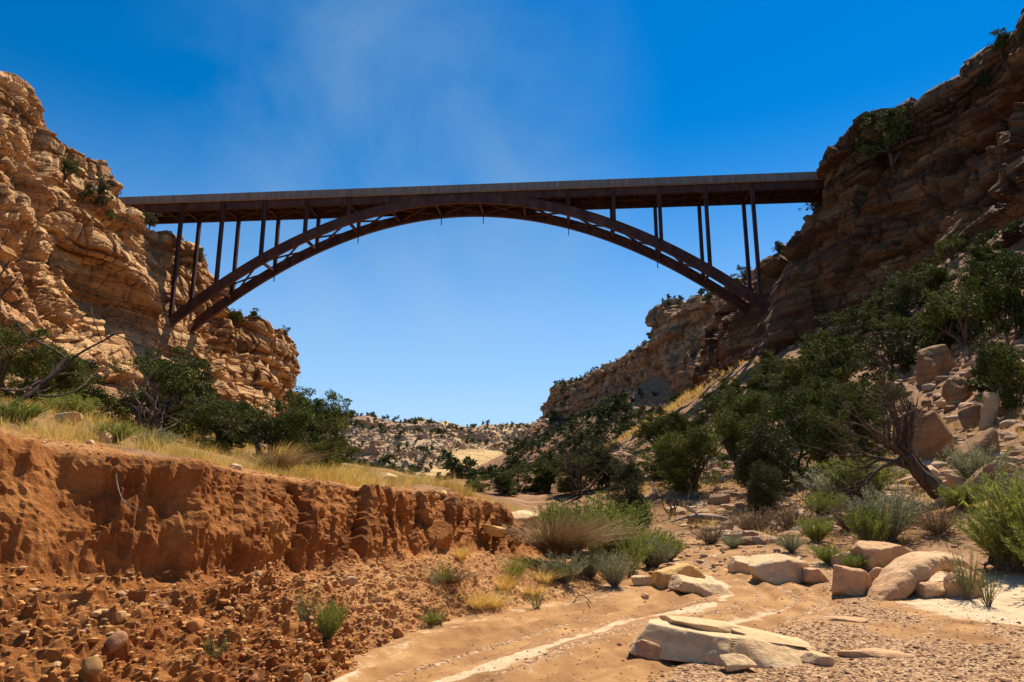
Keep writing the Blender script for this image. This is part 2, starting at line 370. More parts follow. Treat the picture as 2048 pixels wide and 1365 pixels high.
FARC = [(-52, 100, 13), (-50, 130, 11), (-45, 160, 9), (-20, 100, 2.2), (-8, 80, 1.8), (-5, 150, 2.0), (-11, 150, 2.0), (-2, 250, 3), (-2, 320, 4), (-30, 160, 3),
        (-60, 220, 6), (-60, 300, 7), (-100, 160, 18), (-120, 250, 12), (-90, 90, 30), (-60, 40, 13)]
HL = tps(FARC + [(-7.2, 2.8, 2.05), (-5.6, 4.35, 2.01), (-4.14, 5.6, 1.96), (-3.06, 6.8, 1.86), (-2.6, 8.6, 1.71), (-1.06, 12, 1.52), (-.24, 14, 1.29), (.5, 15.2, .5), (1.3, 17, .3),
          (-7.3, 10, 2.85), (-5.8, 11, 2.4), (-4.2, 14, 2.0), (-2.2, 18, 1.8), (-20, 25, 4.4), (-35, 45, 6), (-50, 70, 11), (-25, 60, 3.6),
          (-10, 40, 1.6), (-20, 0, 5), (-12, 0, 3.2), (-8.4, 4.3, 2.4), (0, 40, 1.6), (-12, 20, 3.4), (2, 25, .6)])
HR = tps(FARC + [(-4, 2, 0), (-6, 6, 0), (-5, 12, .1), (-4, 20, .6), (0, 5, 0), (3, 5, 0), (6, 7, .05), (9, 9, .1), (3, 10, 0), (5, 12, .05), (1.5, 12, 0), (3.4, 15, 0), (4, 17, .05), (3, 20, .15), (2, 25, .5), (0, 40, 1.5),
          (6, 15.5, .3), (8, 14, .35), (10, 13, .4), (12, 11, .45), (7.4, 22, .5), (9.5, 28, 1.2), (4.7, 24, .25), (9.1, 19, .8), (10.3, 18, 1.1), (13.2, 18, 1.9), (16.8, 25, 3.2), (14.3, 24, 2.4),
          (29, 38, 9.5), (47.6, 60, 24.5), (48, 95, 25), (39, 110, 21.7), (22, 80, 8.7), (16.4, 105, 7.1), (6.9, 35, 1.6), (2.7, 50, 1.5),
          (10, 150, 4.0), (22, 200, 13), (5, 250, 5.5), (14, 300, 18), (-5, 300, 14), (4, 330, 23), (10, 345, 30), (-14, 262, 4.5), (-20, 330, 3), (-14, 350, 5), (43, 200, 31), (41, 226, 33), (39, 252, 33.5), (33, 288, 33), (25, 332, 33), (20.5, 356, 28), (40, 150, 22), (44, 178, 25), (0, 350, 9),
          (44, 40, 21), (30, 20, 11), (20, 10, 4), (25, 0, 5), (50, 20, 28), (0, -8, 0), (-10, -8, 0), (12, -5, 1), (70, 0, 45), (70, 60, 45), (-10, 30, 1.5), (-25, 60, 3.6),
          (34, 70, 15), (28, 55, 9.5), (33, 105, 17), (0, 420, 20), (-60, 400, 20)])
EDGE = np.array([(-13, -6), (-9, 0), (-7.2, 2.8), (-5.6, 4.35), (-4.14, 5.6), (-3.06, 6.8), (-2.6, 8.6), (-1.06, 12), (-.24, 14), (.5, 15.2), (1.3, 17), (1, 25), (-3, 45), (-10, 80), (-20, 300), (-20, 900)], float)
def edge_x(y): return np.interp(y, EDGE[:, 1], EDGE[:, 0])
STRIPE = np.array([flat(a, b) for a, b in [(700, 1500), (880, 1365), (960, 1338), (1100, 1290), (1250, 1240), (1400, 1213), (1470, 1190), (1440, 1165), (1380, 1145), (1350, 1130)]])
def curve_dist(C, x, y):
    """signed distance to polyline C (plan)"""
    best = np.full(len(x), 1e9); sg = np.ones(len(x))
    for k in range(len(C) - 1):
        a, b = C[k], C[k + 1]; ab = b - a; t = np.clip(((x - a[0]) * ab[0] + (y - a[1]) * ab[1]) / (ab @ ab), 0, 1)
        dx, dy = x - a[0] - t * ab[0], y - a[1] - t * ab[1]; d = np.hypot(dx, dy); m = d < best
        best = np.where(m, d, best); sg = np.where(m, np.sign(ab[0] * dy - ab[1] * dx), sg)
    return best * sg
def Hmask(x, y):
    w = np.interp(y, [0, 14, 20, 60, 150], [0.18, 0.18, 1.0, 8, 20])
    return sstep(0, 1, 0.5 + (edge_x(y) - 0.32 - x) / (2 * w))
def H0(x, y):
    x = np.asarray(x, float); y = np.asarray(y, float); m = Hmask(x, y)
    return HR(x, y) * (1 - m) + HL(x, y) * m
def washness(x, y, z):
    return np.clip(1 - sstep(0.12, 0.35, z), 0, 1) * (y < 22)
def H(x, y):
    x = np.asarray(x, float); y = np.asarray(y, float)
    z = H0(x, y); w = washness(x, y, z); P = xyz(x, y)
    far = sstep(10, 60, y)
    z = z + (1 - w) * (fbm(P * 0.8, 4, 3) * 0.10 + fbm(P * 0.16, 4, 5) * 0.9 * far + np.maximum(fbm(P * 0.45, 3, 6), 0) * 0.8 * sstep(25, 60, y))
    # small cut bank on the right of the wash
    z = z + w * (fbm(P * 0.9, 3, 11) * 0.035 + fbm(P * 6, 3, 12) * 0.007)
    d = curve_dist(STRIPE, x, y); near = w * (np.abs(d) < 2.2)
    z = z + w * (np.abs(d) < 3.0) * .010 * (1 - sstep(8.5, 11, y)) * (vnoise(np.stack([d * 6.5, x * .25, y * .25], 1), 91) + .5 * vnoise(np.stack([d * 13, x * .4, y * .4], 1), 92))
    for off, wd in ((0.42, .10), (0.72, .12), (1.12, .13), (-0.55, .10), (-0.9, .12), (-1.35, .13)):
        z = z - near * 0.052 * np.exp(-((d - off) / wd) ** 2) + near * 0.014 * np.exp(-((d - off - wd * 1.7) / (wd * .7)) ** 2)
    return z

def gaxis(lo, hi, d0, d1, step, grow):
    a = list(np.arange(d0, d1, step)); s = step
    while a[-1] < hi: s *= grow; a.append(a[-1] + s)
    s = step
    while a[0] > lo: s *= grow; a.insert(0, a[0] - s)
    return np.array(a)
gx = gaxis(-140, 110, -5.5, 12, 0.05, 1.035); gy = gaxis(-12, 470, 5, 17, 0.05, 1.018)
GX, GY = np.meshgrid(gx, gy, indexing='ij'); fx, fy = GX.ravel(), GY.ravel()
GZ = H(fx, fy)
me = np_mesh('ground', xyz(fx, fy, GZ), grid_faces(len(gx), len(gy)), M_GROUND, True)
zb = H0(fx, fy); W = washness(fx, fy, zb); PP = xyz(fx, fy); dS = curve_dist(STRIPE, fx, fy)
wob = fbm(PP * 1.3, 4, 51); palm = np.clip(np.exp(-((dS + wob * .2) / (0.10 + .09 * fbm(PP * .8, 3, 52))) ** 2) * (.7 + .7 * fbm(PP * 3.5, 4, 53)), 0, 1)
for o_, w_, k_ in ((.62, .06, .35), (1.0, .05, .3), (-.95, .09, .5), (-1.6, .08, .35)): palm = np.maximum(palm, np.exp(-((dS - o_ + wob * .15) / w_) ** 2) * k_ * sstep(-.1, .25, fbm(PP * 1.1, 3, 54)))
rs = sstep(5.0, 7.0, fx + fbm(PP * 0.5, 2, 9)) * sstep(8.3, 9.5, fy + 0.15 * fx)
spots = sstep(0.12, 0.35, fbm(PP * 0.7, 4, 21))
toe = sstep(0.9, 0.1, np.abs(fx - np.interp(fy, [2.6, 3.9, 6.2, 7.9, 9.9, 10.9, 12.2], [-3.0, -2.3, -1.75, -1.5, -.4, 1, 1.8]))) * 0.45
pale = np.clip(palm + rs * 0.75 + spots * 0.40 * (dS < 0.1) + toe, 0, 1) * np.maximum(W, 0.0)
grav = np.clip(sstep(1.1, 1.9, -dS + .3 * fbm(PP * 1.1, 3, 66)) * sstep(-0.4, 0.25, fbm(PP * 0.6, 4, 31) + 0.25) * (1 - rs * 0.8) * 0.85, 0, 1) * W * (fy < 14)
band = sstep(.0, .7, vnoise(np.stack([dS * 5.5, fx * .25, fy * .25], 1), 91) + .4 * vnoise(np.stack([dS * 12, fx * .3, fy * .3], 1), 93)); grav = np.maximum(grav, band * .62 * W * (np.abs(dS) < 3)); red = np.clip(1 - W, 0, 1)
add_attr(me, 'zone', np.stack([pale, grav, red], 1))
ground = tag(link('ground', me), 'sandy canyon ground with the tyre-marked dry wash', kind='structure')

# ------------------------------------------------------------------ cliffs
def catmull(C, n):
    """C: (S,K,3) -> (n,K,3) along the first axis"""
    S = len(C); t = np.linspace(0, S - 1.0001, n); i = t.astype(int); f = (t - i)[:, None, None]
    p0, p1, p2, p3 = C[np.maximum(i - 1, 0)], C[i], C[np.minimum(i + 1, S - 1)], C[np.minimum(i + 2, S - 1)]
    return p1 + 0.5 * f * (p2 - p0 + f * (2 * p0 - 5 * p1 + 4 * p2 - p3 + f * (3 * (p1 - p2) + p3 - p0)))
def even(C, step):
    """resample first axis evenly"""
    C = np.asarray(C, float); D = catmull(C, 60 * len(C)); seg = np.linalg.norm(np.diff(D, axis=0), axis=2).mean(1)
    L = np.r_[0, np.cumsum(seg)]; n = max(4, int(L[-1] / step)); s = np.linspace(0, L[-1], n); idx = np.interp(s, L, np.arange(len(L)))
    i = np.minimum(idx.astype(int), len(D) - 2); f = (idx - i)[:, None, None]
    return D[i] * (1 - f) + D[i + 1] * f
def cliff(name, stations, step, mat, flip=False, amp=1.0, seed=0, label='', bs=1.0, tilt=0.0, zstep=None, calm=None):
    G = even(stations, step)
    G = np.swapaxes(even(np.swapaxes(G, 0, 1), zstep or step), 0, 1)          # (u along, v up)
    N = grid_normals(G)
    if flip: N = -N
    n, m = G.shape[:2]; P = G.reshape(-1, 3); Nn = N.reshape(-1, 3)
    warp = np.stack([fbm(P * 0.10 / bs, 3, seed + 41), fbm(P * 0.10 / bs, 3, seed + 42), fbm(P * 0.10 / bs, 3, seed + 43)], 1)
    Q = P / bs
    # strata: layers of uneven thickness that stand out or lie back
    zl = Q[:, 2] + tilt * Q[:, 1] + warp[:, 2] * 2.0
    d = np.zeros(len(P))
    for th, a, sd_ in ((4.6, 1.0, 1), (1.7, .27, 2), (0.75, .07, 3)):
        k = zl / th; ki = np.floor(k); f = k - ki
        off = vnoise(np.stack([Q[:, 0] * 0.07 / (th * .25), Q[:, 1] * 0.07 / (th * .25), ki * 7.31], 1), seed + sd_ * 5)
        prof = sstep(0, .10, f) * (1 - sstep(.86, 1.0, f)) - 0.5
        d += a * (off * 1.1 + prof * (0.3 + 0.5 * np.abs(off)))
    # blocks between bedding planes and upright joints, their faces tilted each its own way
    rough = sstep(-.1, .35, fbm(Q * .09, 3, seed + 95))
    for th, jw, a, cd in ((7.5, 10.5, 2.9, 1.7), (2.8, 4.6, .9, .8), (1.0, 1.9, .20, .18)):
        wv = warp * (th * .22 + .25); zq = Q[:, 2] + tilt * Q[:, 1] + wv[:, 2] + th * .3 * vnoise(np.stack([Q[:, 2] * .6 / th, Q[:, 0] * 0, Q[:, 1] * .02], 1), seed + 77)
        ki = np.floor(zq / th); fz = zq / th - ki; jit = h3(ki, ki * 0, ki * 0, seed + 3)
        w_ = jw * (.6 + 1.1 * h3(ki, ki * 0 + 1, ki * 0, seed + 3))
        lean_ = (h3(ki, ki * 0 + 2, ki * 0, seed + 3) - .5) * .7
        u1 = (Q[:, 1] + Q[:, 0] * .35 + wv[:, 0] * 1.0 + lean_ * fz * th) / w_ + jit * 5; u2 = (Q[:, 0] - Q[:, 1] * .35 + wv[:, 1] * 1.0) / (w_ * 1.25) + jit * 9
        i1, i2 = np.floor(u1), np.floor(u2); f1, f2 = u1 - i1, u2 - i2
        r1, r2, r3, r4 = (h3(i1, i2, ki, seed + 20 + q) for q in range(4))
        if th < 2: a = a * (.25 + rough); cd = cd * (.2 + rough)
        d += a * ((r1 - .5) * 1.3 + (r2 - .5) * (f1 - .5) * 1.6 + (r3 - .5) * (f2 - .5) * 1.2 + (r4 - .6) * (fz - .5) * 1.7)
        cr_ = np.minimum(np.minimum(f1, 1 - f1) * w_, np.minimum(fz, 1 - fz) * th * 1.1)
        d -= cd * (1 - sstep(0, .035 * th + .16, cr_)) * (r4 > .3)
    V = (Q + warp * .8) / 4.5; V[:, 2] *= .8
    d1, d2, idr, off = voro(V, seed + 45); hh = np.floor(idr * 9999)
    nn = np.stack([h3(hh, hh * 0, hh * 0, 5), h3(hh, hh * 0 + 1, hh * 0, 6), h3(hh, hh * 0, hh * 0 + 1, 7)], 1) - .5
    d += 1.0 * ((idr - .5) * 1.0 + (off * nn).sum(1) * 2.6) - .7 * (1 - sstep(0, .07, d2 - d1))
    # alcoves
    al = fbm(np.stack([Q[:, 0] * .07, Q[:, 1] * .07, Q[:, 2] * .13], 1), 3, seed + 90)
    d -= 2.6 * sstep(.12, .42, al)
    rough = sstep(-.1, .35, fbm(Q * .09, 3, seed + 95))
    d += fbm(Q * 0.07, 3, seed + 60) * 1.6 + fbm(Q * 1.2, 4, seed + 61) * (.03 + .09 * rough) + ridged(Q * 0.4, 3, seed + 62) * 0.3 * rough
    cm = calm(P) if calm else np.zeros(len(P)); d = d * amp * bs * (1 - .88 * cm)
    P2 = P + Nn * d[:, None]
    # small upward/downward shift makes ledges overhang
    P2[:, 2] += 0.25 * amp * bs * fbm(Q * 0.5, 2, seed + 63)
    me = np_mesh(name, P2, grid_faces(n, m) if not flip else grid_faces(n, m)[:, ::-1], mat, False)
    if calm: add_attr(me, 'zone', np.stack([cm, cm * 0, cm * 0], 1))
    return tag(link(name, me), label, kind='structure'), P2

A = at
LFOOT = np.array(at(357, 645, 117)); RFOOT = np.array(at(1526, 622, 112))
def calm_l(P): return .8 * (1 - sstep(5, 13, np.linalg.norm((P - LFOOT) * [1, .6, .33], axis=1)))
def calm_r(P): return .8 * (1 - sstep(4, 12, np.linalg.norm((P - RFOOT) * [1, .6, .6], axis=1)))
def st(*p, low=8, back=(0, 0, 0)):
    b = np.array(p[0], float); t = np.array(p[-1], float)
    lo = b + np.array([0, 0, -low]); return [lo] + [np.array(q, float) for q in p] + [t + np.array(back, float)]
LB, RB, FB = (-22, 4, 3), (24, 4, 3), (0, 45, 3)
left_st = [
    st((-49, 45, 15), (-55, 46, 28), (-56, 47, 42), (-64, 50, 51), (-71, 52, 60), back=LB),
    st(A(-60, 700, 62), A(-60, 480, 68), A(-60, 240, 70), A(-50, 160, 76), A(-50, 100, 79), back=LB),
    st(A(10, 730, 69), A(10, 520, 76), A(5, 300, 78), A(0, 215, 81), A(5, 148, 84), back=LB),
    st(A(70, 745, 80), A(75, 545, 87), A(70, 370, 86), A(65, 270, 89), A(68, 185, 91), back=LB),
    st(A(120, 755, 88), A(130, 570, 96), A(125, 425, 93), A(110, 350, 97), A(112, 265, 100), back=LB),
    st(A(190, 770, 95), A(195, 600, 104), A(200, 485, 99), A(175, 410, 103), A(165, 330, 108), back=LB),
    st(A(255, 785, 101), A(260, 625, 110), A(262, 530, 104), A(235, 460, 109), A(215, 390, 115), back=LB),
    st(A(300, 790, 106), A(308, 660, 115), A(314, 585, 112), A(292, 510, 117), A(254, 424, 123), back=LB),
    st(A(326, 790, 112), A(328, 690, 119), A(322, 620, 122), A(316, 530, 125), A(304, 466, 129), back=LB),
    st(A(385, 800, 118), A(385, 720, 124), A(380, 640, 127), A(375, 570, 131), A(372, 505, 136), back=LB),
    st(A(430, 810, 125), A(428, 730, 132), A(424, 670, 137), A(420, 610, 140), A(412, 545, 144), back=LB),
    st(A(472, 820, 134), A(464, 760, 140), A(462, 710, 145), A(458, 672, 149), A(455, 642, 153), back=LB),
    st(A(518, 830, 144), A(524, 770, 152), A(532, 722, 156), A(530, 680, 158), A(515, 648, 161), back=LB),
    st((-62, 190, 14), (-62, 190, 24), (-62, 190, 31), (-62, 190, 37), (-66, 190, 42), back=LB),
    st((-85, 205, 14), (-85, 205, 24), (-85, 205, 31), (-85, 205, 37), (-88, 205, 42), back=LB)]
right_st = [
    st((45, 38, 20), (51, 40, 32), (57, 42, 45), (61, 44, 55), (68, 46, 63), back=RB),
    st((47, 58, 22), (52, 60, 34), (57, 62, 46), (61, 64, 55), A(2110, 40, 75), back=RB),
    st(A(1960, 520, 68), A(2000, 400, 72), A(2030, 260, 75), A(2040, 170, 77), A(2040, 92, 80), back=RB),
    st(A(1900, 560, 75), A(1930, 440, 78), A(1955, 320, 81), A(1970, 215, 83), A(1965, 140, 85), back=RB),
    st(A(1830, 600, 82), A(1860, 490, 85), A(1880, 380, 87), A(1895, 260, 89), A(1890, 172, 91), back=RB),
    st(A(1760, 630, 88), A(1785, 530, 91), A(1805, 420, 93), A(1825, 310, 94), A(1815, 222, 96), back=RB),
    st(A(1690, 660, 94), A(1710, 560, 96), A(1730, 450, 98), A(1750, 345, 99), A(1740, 246, 101), back=RB),
    st(A(1610, 690, 100), A(1630, 600, 102), A(1655, 490, 104), A(1680, 380, 105), A(1692, 274, 105), back=RB),
    st(A(1535, 725, 103), A(1560, 645, 105), A(1602, 535, 108), A(1655, 430, 109), A(1670, 305, 108), back=RB),
    st(A(1488, 745, 113), A(1516, 665, 115), A(1550, 570, 118), A(1615, 470, 119), A(1690, 340, 122), back=RB),
    st(A(1425, 745, 124), A(1436, 685, 127), A(1450, 635, 130), A(1530, 560, 136), A(1600, 480, 142), back=RB),
    st(A(1400, 740, 150), A(1425, 690, 153), A(1445, 650, 157), A(1480, 600, 163), A(1500, 568, 168), back=RB),
    st(A(1370, 735, 178), A(1380, 700, 182), A(1395, 665, 184), A(1405, 630, 187), A(1415, 602, 191), back=RB),
    st(A(1318, 745, 200), A(1322, 712, 203), A(1326, 690, 206), A(1326, 650, 208), A(1328, 612, 212), back=RB),
    st(A(1275, 765, 226), A(1278, 748, 229), A(1280, 740, 232), A(1284, 715, 234), A(1288, 690, 237), back=RB),
    st(A(1235, 790, 252), A(1236, 775, 255), A(1238, 758, 258), A(1240, 742, 260), A(1242, 722, 264), back=RB),
    st(A(1180, 812, 288), A(1181, 800, 291), A(1183, 785, 294), A(1184, 768, 297), A(1187, 752, 301), back=RB),
    st(A(1125, 840, 332), A(1124, 824, 335), A(1124, 806, 338), A(1126, 785, 341), A(1130, 768, 345), back=RB),
    st(A(1106, 864, 356), A(1102, 842, 359), A(1101, 820, 361), A(1103, 800, 364), A(1110, 784, 368), back=RB),
    st(A(1085, 868, 372), A(1082, 862, 374), A(1082, 854, 376), A(1085, 848, 378), A(1090, 842, 382), back=RB),
    st(A(1088, 870, 390), A(1088, 864, 392), A(1090, 858, 394), A(1094, 850, 396), A(1100, 846, 400), back=RB),
    st((60, 420, 30), (60, 422, 36), (60, 424, 42), (60, 426, 48), (62, 430, 52), back=RB)]
sa = [np.array(s) for s in left_st]
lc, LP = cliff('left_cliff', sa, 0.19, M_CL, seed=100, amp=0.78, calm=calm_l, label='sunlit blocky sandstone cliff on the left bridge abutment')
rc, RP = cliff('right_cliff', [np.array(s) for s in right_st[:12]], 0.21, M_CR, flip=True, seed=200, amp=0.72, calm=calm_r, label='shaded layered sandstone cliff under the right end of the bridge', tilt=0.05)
rf, RFP = cliff('far_right_cliff', [np.array(s) for s in right_st[10:]], 0.42, M_CRF, flip=True, seed=300, amp=0.75, label='stepped sandstone rim beyond the bridge on the right')
hx = [480, 560, 650, 720, 790, 850, 900, 960, 1010, 1060, 1110, 1180, 1260]
hy = [842, 840, 838, 836, 838, 841, 851, 860, 863, 858, 848, 845, 845]
fh = []
for a, b in zip(hx, hy):
    c = 1024 + (a - 1024) * 1.0
    fh.append(st(A(c, 985, 250), A(c, 955, 300), A(c, 920, 340), A(c, (b + 905) / 2, 372), A(c, b + 22, 392), A(c, b + 4, 400), low=4, back=FB))
BC = np.array(at(955, 922, 335)); BC2 = np.array(at(900, 950, 300))
def bowl(P):
    f = fbm(P * .03, 3, 6) * .35
    a = np.hypot((P[:, 0] - BC[0]) / 17, (P[:, 2] - BC[2]) / 8.5) + f; b_ = np.hypot((P[:, 0] - BC2[0]) / 14, (P[:, 2] - BC2[2]) / 6) + f
    return 1 - sstep(.8, 1.05, np.minimum(a, b_))
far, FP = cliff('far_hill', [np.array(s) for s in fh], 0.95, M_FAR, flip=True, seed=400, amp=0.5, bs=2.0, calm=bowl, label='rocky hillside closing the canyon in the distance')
# smooth yellow slickrock bowl on the far hill
def bvh_of(objs):
    V = []; F = []; o0 = 0
    for o in objs:
        me = o.data; n = len(me.vertices); v = np.empty(n * 3, np.float32); me.vertices.foreach_get('co', v)
        f = np.empty(len(me.loops), np.int32); me.loops.foreach_get('vertex_index', f)
        V.append(v.reshape(-1, 3)); F.append(f.reshape(-1, 4) + o0); o0 += n
    return BVHTree.FromPolygons(np.concatenate(V).tolist(), np.concatenate(F).tolist())

# ------------------------------------------------------------------ left earth bank
bank_st = [[(-4.2, 0.6, -.1), (-5.3, 1.4, .35), (-6.9, 2.4, 1.0), (-7.1, 2.6, 1.5), (-7.2, 2.8, 2.08), (-7.4, 3.1, 2.2), (-8.4, 4.3, 2.5)],
           [(-3.2, 2.2, -.1), (-4.0, 3.0, .45), (-5.3, 4.0, 1.08), (-5.5, 4.2, 1.5), (-5.6, 4.35, 2.04), (-5.8, 4.7, 2.15), (-6.7, 5.9, 2.4)],
           [(-2.3, 3.9, -.1), (-2.9, 4.4, .5), (-3.82, 5.15, 1.10), (-4.02, 5.4, 1.55), (-4.14, 5.6, 1.99), (-4.35, 5.95, 2.09), (-5.3, 7.1, 2.28)],
           [(-1.7, 6.0, -.08), (-2.15, 6.2, .42), (-2.80, 6.55, .92), (-2.98, 6.7, 1.45), (-3.06, 6.8, 1.83), (-3.25, 7.1, 1.93), (-4.6, 8.1, 2.1)],
           [(-1.45, 7.8, -.08), (-1.85, 8.0, .36), (-2.35, 8.25, .80), (-2.5, 8.45, 1.3), (-2.6, 8.6, 1.68), (-2.8, 8.9, 1.80), (-4.1, 10.2, 1.95)],
           [(-.9, 9.2, -.08), (-1.2, 9.6, .30), (-1.55, 10.1, .72), (-1.72, 10.4, 1.2), (-1.8, 10.5, 1.56), (-2.0, 10.8, 1.66), (-3.2, 12.2, 1.85)],
           [(-.3, 9.9, -.08), (-.6, 10.7, .28), (-.95, 11.55, .70), (-1.02, 11.85, 1.15), (-1.06, 12.0, 1.46), (-1.25, 12.3, 1.58), (-2.3, 13.7, 1.75)],
           [(1.0, 10.9, -.08), (.4, 12.2, .22), (-.2, 13.35, .5), (-.24, 13.8, .9), (-.24, 14.0, 1.22), (-.4, 14.3, 1.34), (-1.3, 15.6, 1.5)],
           [(1.6, 11.9, -.08), (1.1, 13.3, .15), (.5, 14.6, .32), (.45, 15.0, .5), (.42, 15.1, .62), (.2, 15.4, .75), (-.8, 16.6, 1.0)],
           [(2.3, 13.4, -.08), (1.9, 14.9, .06), (1.4, 16.2, .15), (1.3, 16.6, .22), (1.2, 16.9, .25), (.9, 17.3, .3), (-.2, 18.6, .5)]]
G = even(np.array(bank_st), 0.034)
G = np.swapaxes(even(np.swapaxes(G, 0, 1), 0.03), 0, 1)
n, m = G.shape[:2]; N = grid_normals(G); P = G.reshape(-1, 3); Nn = N.reshape(-1, 3)
if (Nn[:, 0].mean() < 0): Nn = -Nn
vv = np.tile(np.linspace(0, 1, m), n); uu = np.repeat(np.arange(n), m) * 0.034
# v fraction of face bottom and edge along the profile (mean lengths)
seg = np.linalg.norm(np.diff(np.array(bank_st), axis=1), axis=2).mean(0); cl = np.r_[0, np.cumsum(seg)] / seg.sum()
vb, ve = cl[2], cl[4]
face = sstep(vb - .05, vb + .03, vv) * (1 - sstep(ve - .005, ve + .035, vv)); slope = 1 - sstep(vb - .07, vb + .02, vv); top = sstep(ve, ve + .04, vv)
rightness = sstep(6.2, 8.6, P[:, 1])
U2 = np.stack([uu, P[:, 2] * 1.0, np.zeros_like(uu)], 1)
wz = fbm(np.stack([uu * .8, P[:, 2] * .8, uu * 0], 1), 3, 5) * .25
fl = ridged(np.stack([(uu + wz) * 2.6, P[:, 2] * 0.5, uu * 0 + 3], 1), 4, 7, .6)                 # vertical flutes
fl2 = fbm(np.stack([(uu + wz) * 1.0, P[:, 2] * 0.25, uu * 0 + 9], 1), 3, 8)
d1, d2, idr, off = voro(np.stack([(uu + wz) * 3.4, P[:, 2] * 1.1 + wz * 2, uu * 0 + .5], 1), 71)
blk = (idr - .5) * .18 - .10 * (1 - sstep(0, .16, d2 - d1)) * rightness
fl3 = ridged(np.stack([(uu + wz * .5) * 9, P[:, 2] * 1.3, uu * 0 + 4], 1), 3, 9)
disp = face * (fl * (.06 + .10 * rightness) + fl2 * .17 + blk * (.35 + .65 * rightness) + fl3 * .022 + fbm(P * 4.5, 5, 14, .62) * .085 * (.6 + .6 * rightness) + ridged(P * 11, 4, 15, .6) * .022)
d1, d2, idr, off = voro(P * 4.5, 81); lumps = (1 - sstep(.1, .75, d1)) * (idr > .35)
d1b, d2b, idrb, offb = voro(P * 11, 82); lumps2 = (1 - sstep(.1, .7, d1b)) * (idrb > .3)
cong = 1 - sstep(6.9, 9.6, P[:, 1])
disp += slope * (fbm(P * 1.7, 4, 16) * .16 * (.35 + .65 * cong) + lumps * .09 * (.2 + .8 * cong) + lumps2 * .055 * (.3 + .7 * cong) + ridged(P * 3.5, 4, 18) * .035 + fbm(P * 9, 4, 33, .68) * .085) * sstep(0, .06, vv)
disp += top * (fbm(P * 2.2, 4, 19) * .03 + lumps2 * .02)
disp -= .14 * np.exp(-((vv - vb) / .035) ** 2) * cong                                            # undercut under the face
disp -= face * .10 * (1 - rightness)
disp += .07 * (1 - rightness) * np.exp(-((vv - ve) / .025) ** 2)
disp += .07 * np.exp(-((vv - ve) / .03) ** 2) * fbm(np.stack([uu * 2.5, uu * 0, uu * 0], 1), 3, 23)     # ragged lip
P2 = P + Nn * disp[:, None]
me = np_mesh('earth_bank', P2, grid_faces(n, m)[:, ::-1], M_EARTH, False)
sandy = np.clip(slope * (.0 + 1.0 * sstep(6.6, 9.4, P[:, 1]) * (.55 + .45 * sstep(-.2, .3, fbm(P * 1.2, 3, 29)))) + top * .45, 0, 1)
add_attr(me, 'zone', np.stack([sandy, sandy * 0, sandy * 0], 1))
bank = tag(link('earth_bank', me), 'steep eroded red earth bank along the left of the wash', kind='structure')
BANKG = P2.reshape(n, m, 3)

BV = bvh_of([ground, lc, rc, rf, far, bank])
def hit(px, py):
    d = Vector(ray(px, py)).normalized(); h = BV.ray_cast(Vector((0, 0, CAM_H)), d, 2000)
    return h[0], h[1]
def drop(x, y, z=200):
    h = BV.ray_cast(Vector((x, y, z)), Vector((0, 0, -1)), 400); return h[0], h[1]
GBV = bvh_of([ground, bank])
def in_bowl(p):
    if 92 < p[1] < 150 and 11 < p[0] < 41 and p[2] > 4: return True
    return p[1] > 240 and bowl(np.array([p[:]]))[0] > .3
def gz(x, y):
    h = GBV.ray_cast(Vector((x, y, 100)), Vector((0, 0, -1)), 300); return h[0].z if h[0] else 0.0

# ------------------------------------------------------------------ the bridge
DO = Vector((*at(240, 395, 124.1)[:2], 0)); DE = Vector((*at(1650, 343, 112.9)[:2], 0))
es = (DE - DO).normalized(); en = Vector((-es.y, es.x, 0))
TOP = 55.0 + CAM_H
def bp(s, o, z): return DO + es * s + en * o + Vector((0, 0, z))
def on_plane(px, py, o):
    d = Vector(ray(px, py)); c = Vector((0, 0, CAM_H)); p0 = DO + en * o
    t = (p0 - c).dot(en) / d.dot(en); q = c + d * t; return (q - p0).dot(es), q.z
bridge = thing('arch_bridge', 'long weathered steel arch bridge with concrete deck spanning the canyon', 'bridge', (0, 0, 0))
BR = []
def prism(p, q, up, w, h, shape='box'):
    """oriented bar between p and q; w across, h along up; returns V, F quads"""
    ax = (q - p).normalized(); side = ax.cross(up).normalized(); upv = side.cross(ax).normalized()
    if shape == 'box': rects = [(0, 0, w, h)]
    else:
        t = min(w, h) * .14; rects = [(0, h / 2 - t / 2, w, t), (0, -h / 2 + t / 2, w, t), (0, 0, t * .8, h - 2 * t)]
    V = []; F = []
    for (cx, cz, ww, hh) in rects:
        b = len(V)
        for e in (p, q):
            for sx, sz in ((-1, -1), (1, -1), (1, 1), (-1, 1)):
                V.append(e + side * (cx + sx * ww / 2) + upv * (cz + sz * hh / 2))
        F += [(b, b + 1, b + 2, b + 3), (b + 7, b + 6, b + 5, b + 4)] + [(b + k, b + 4 + k, b + 4 + (k + 1) % 4, b + (k + 1) % 4) for k in range(4)]
    return V, F
def bar(name, p, q, w, h, mat=None, up=Vector((0, 0, 1)), shape='box', parent=None):
    V, F = prism(p, q, up, w, h, shape); me = np_mesh(name, [tuple(v) for v in V], [f[::-1] for f in F], mat or M_STEEL)
    return link(name, me, parent or bridge)
S0, S1 = -14.0, (DE - DO).length + 16
SB = TOP - 1.5                                  # slab soffit
RIBO, RIBW, W_ = 0.45, 6.3, 6.3
DW = 7.9                                        # deck width
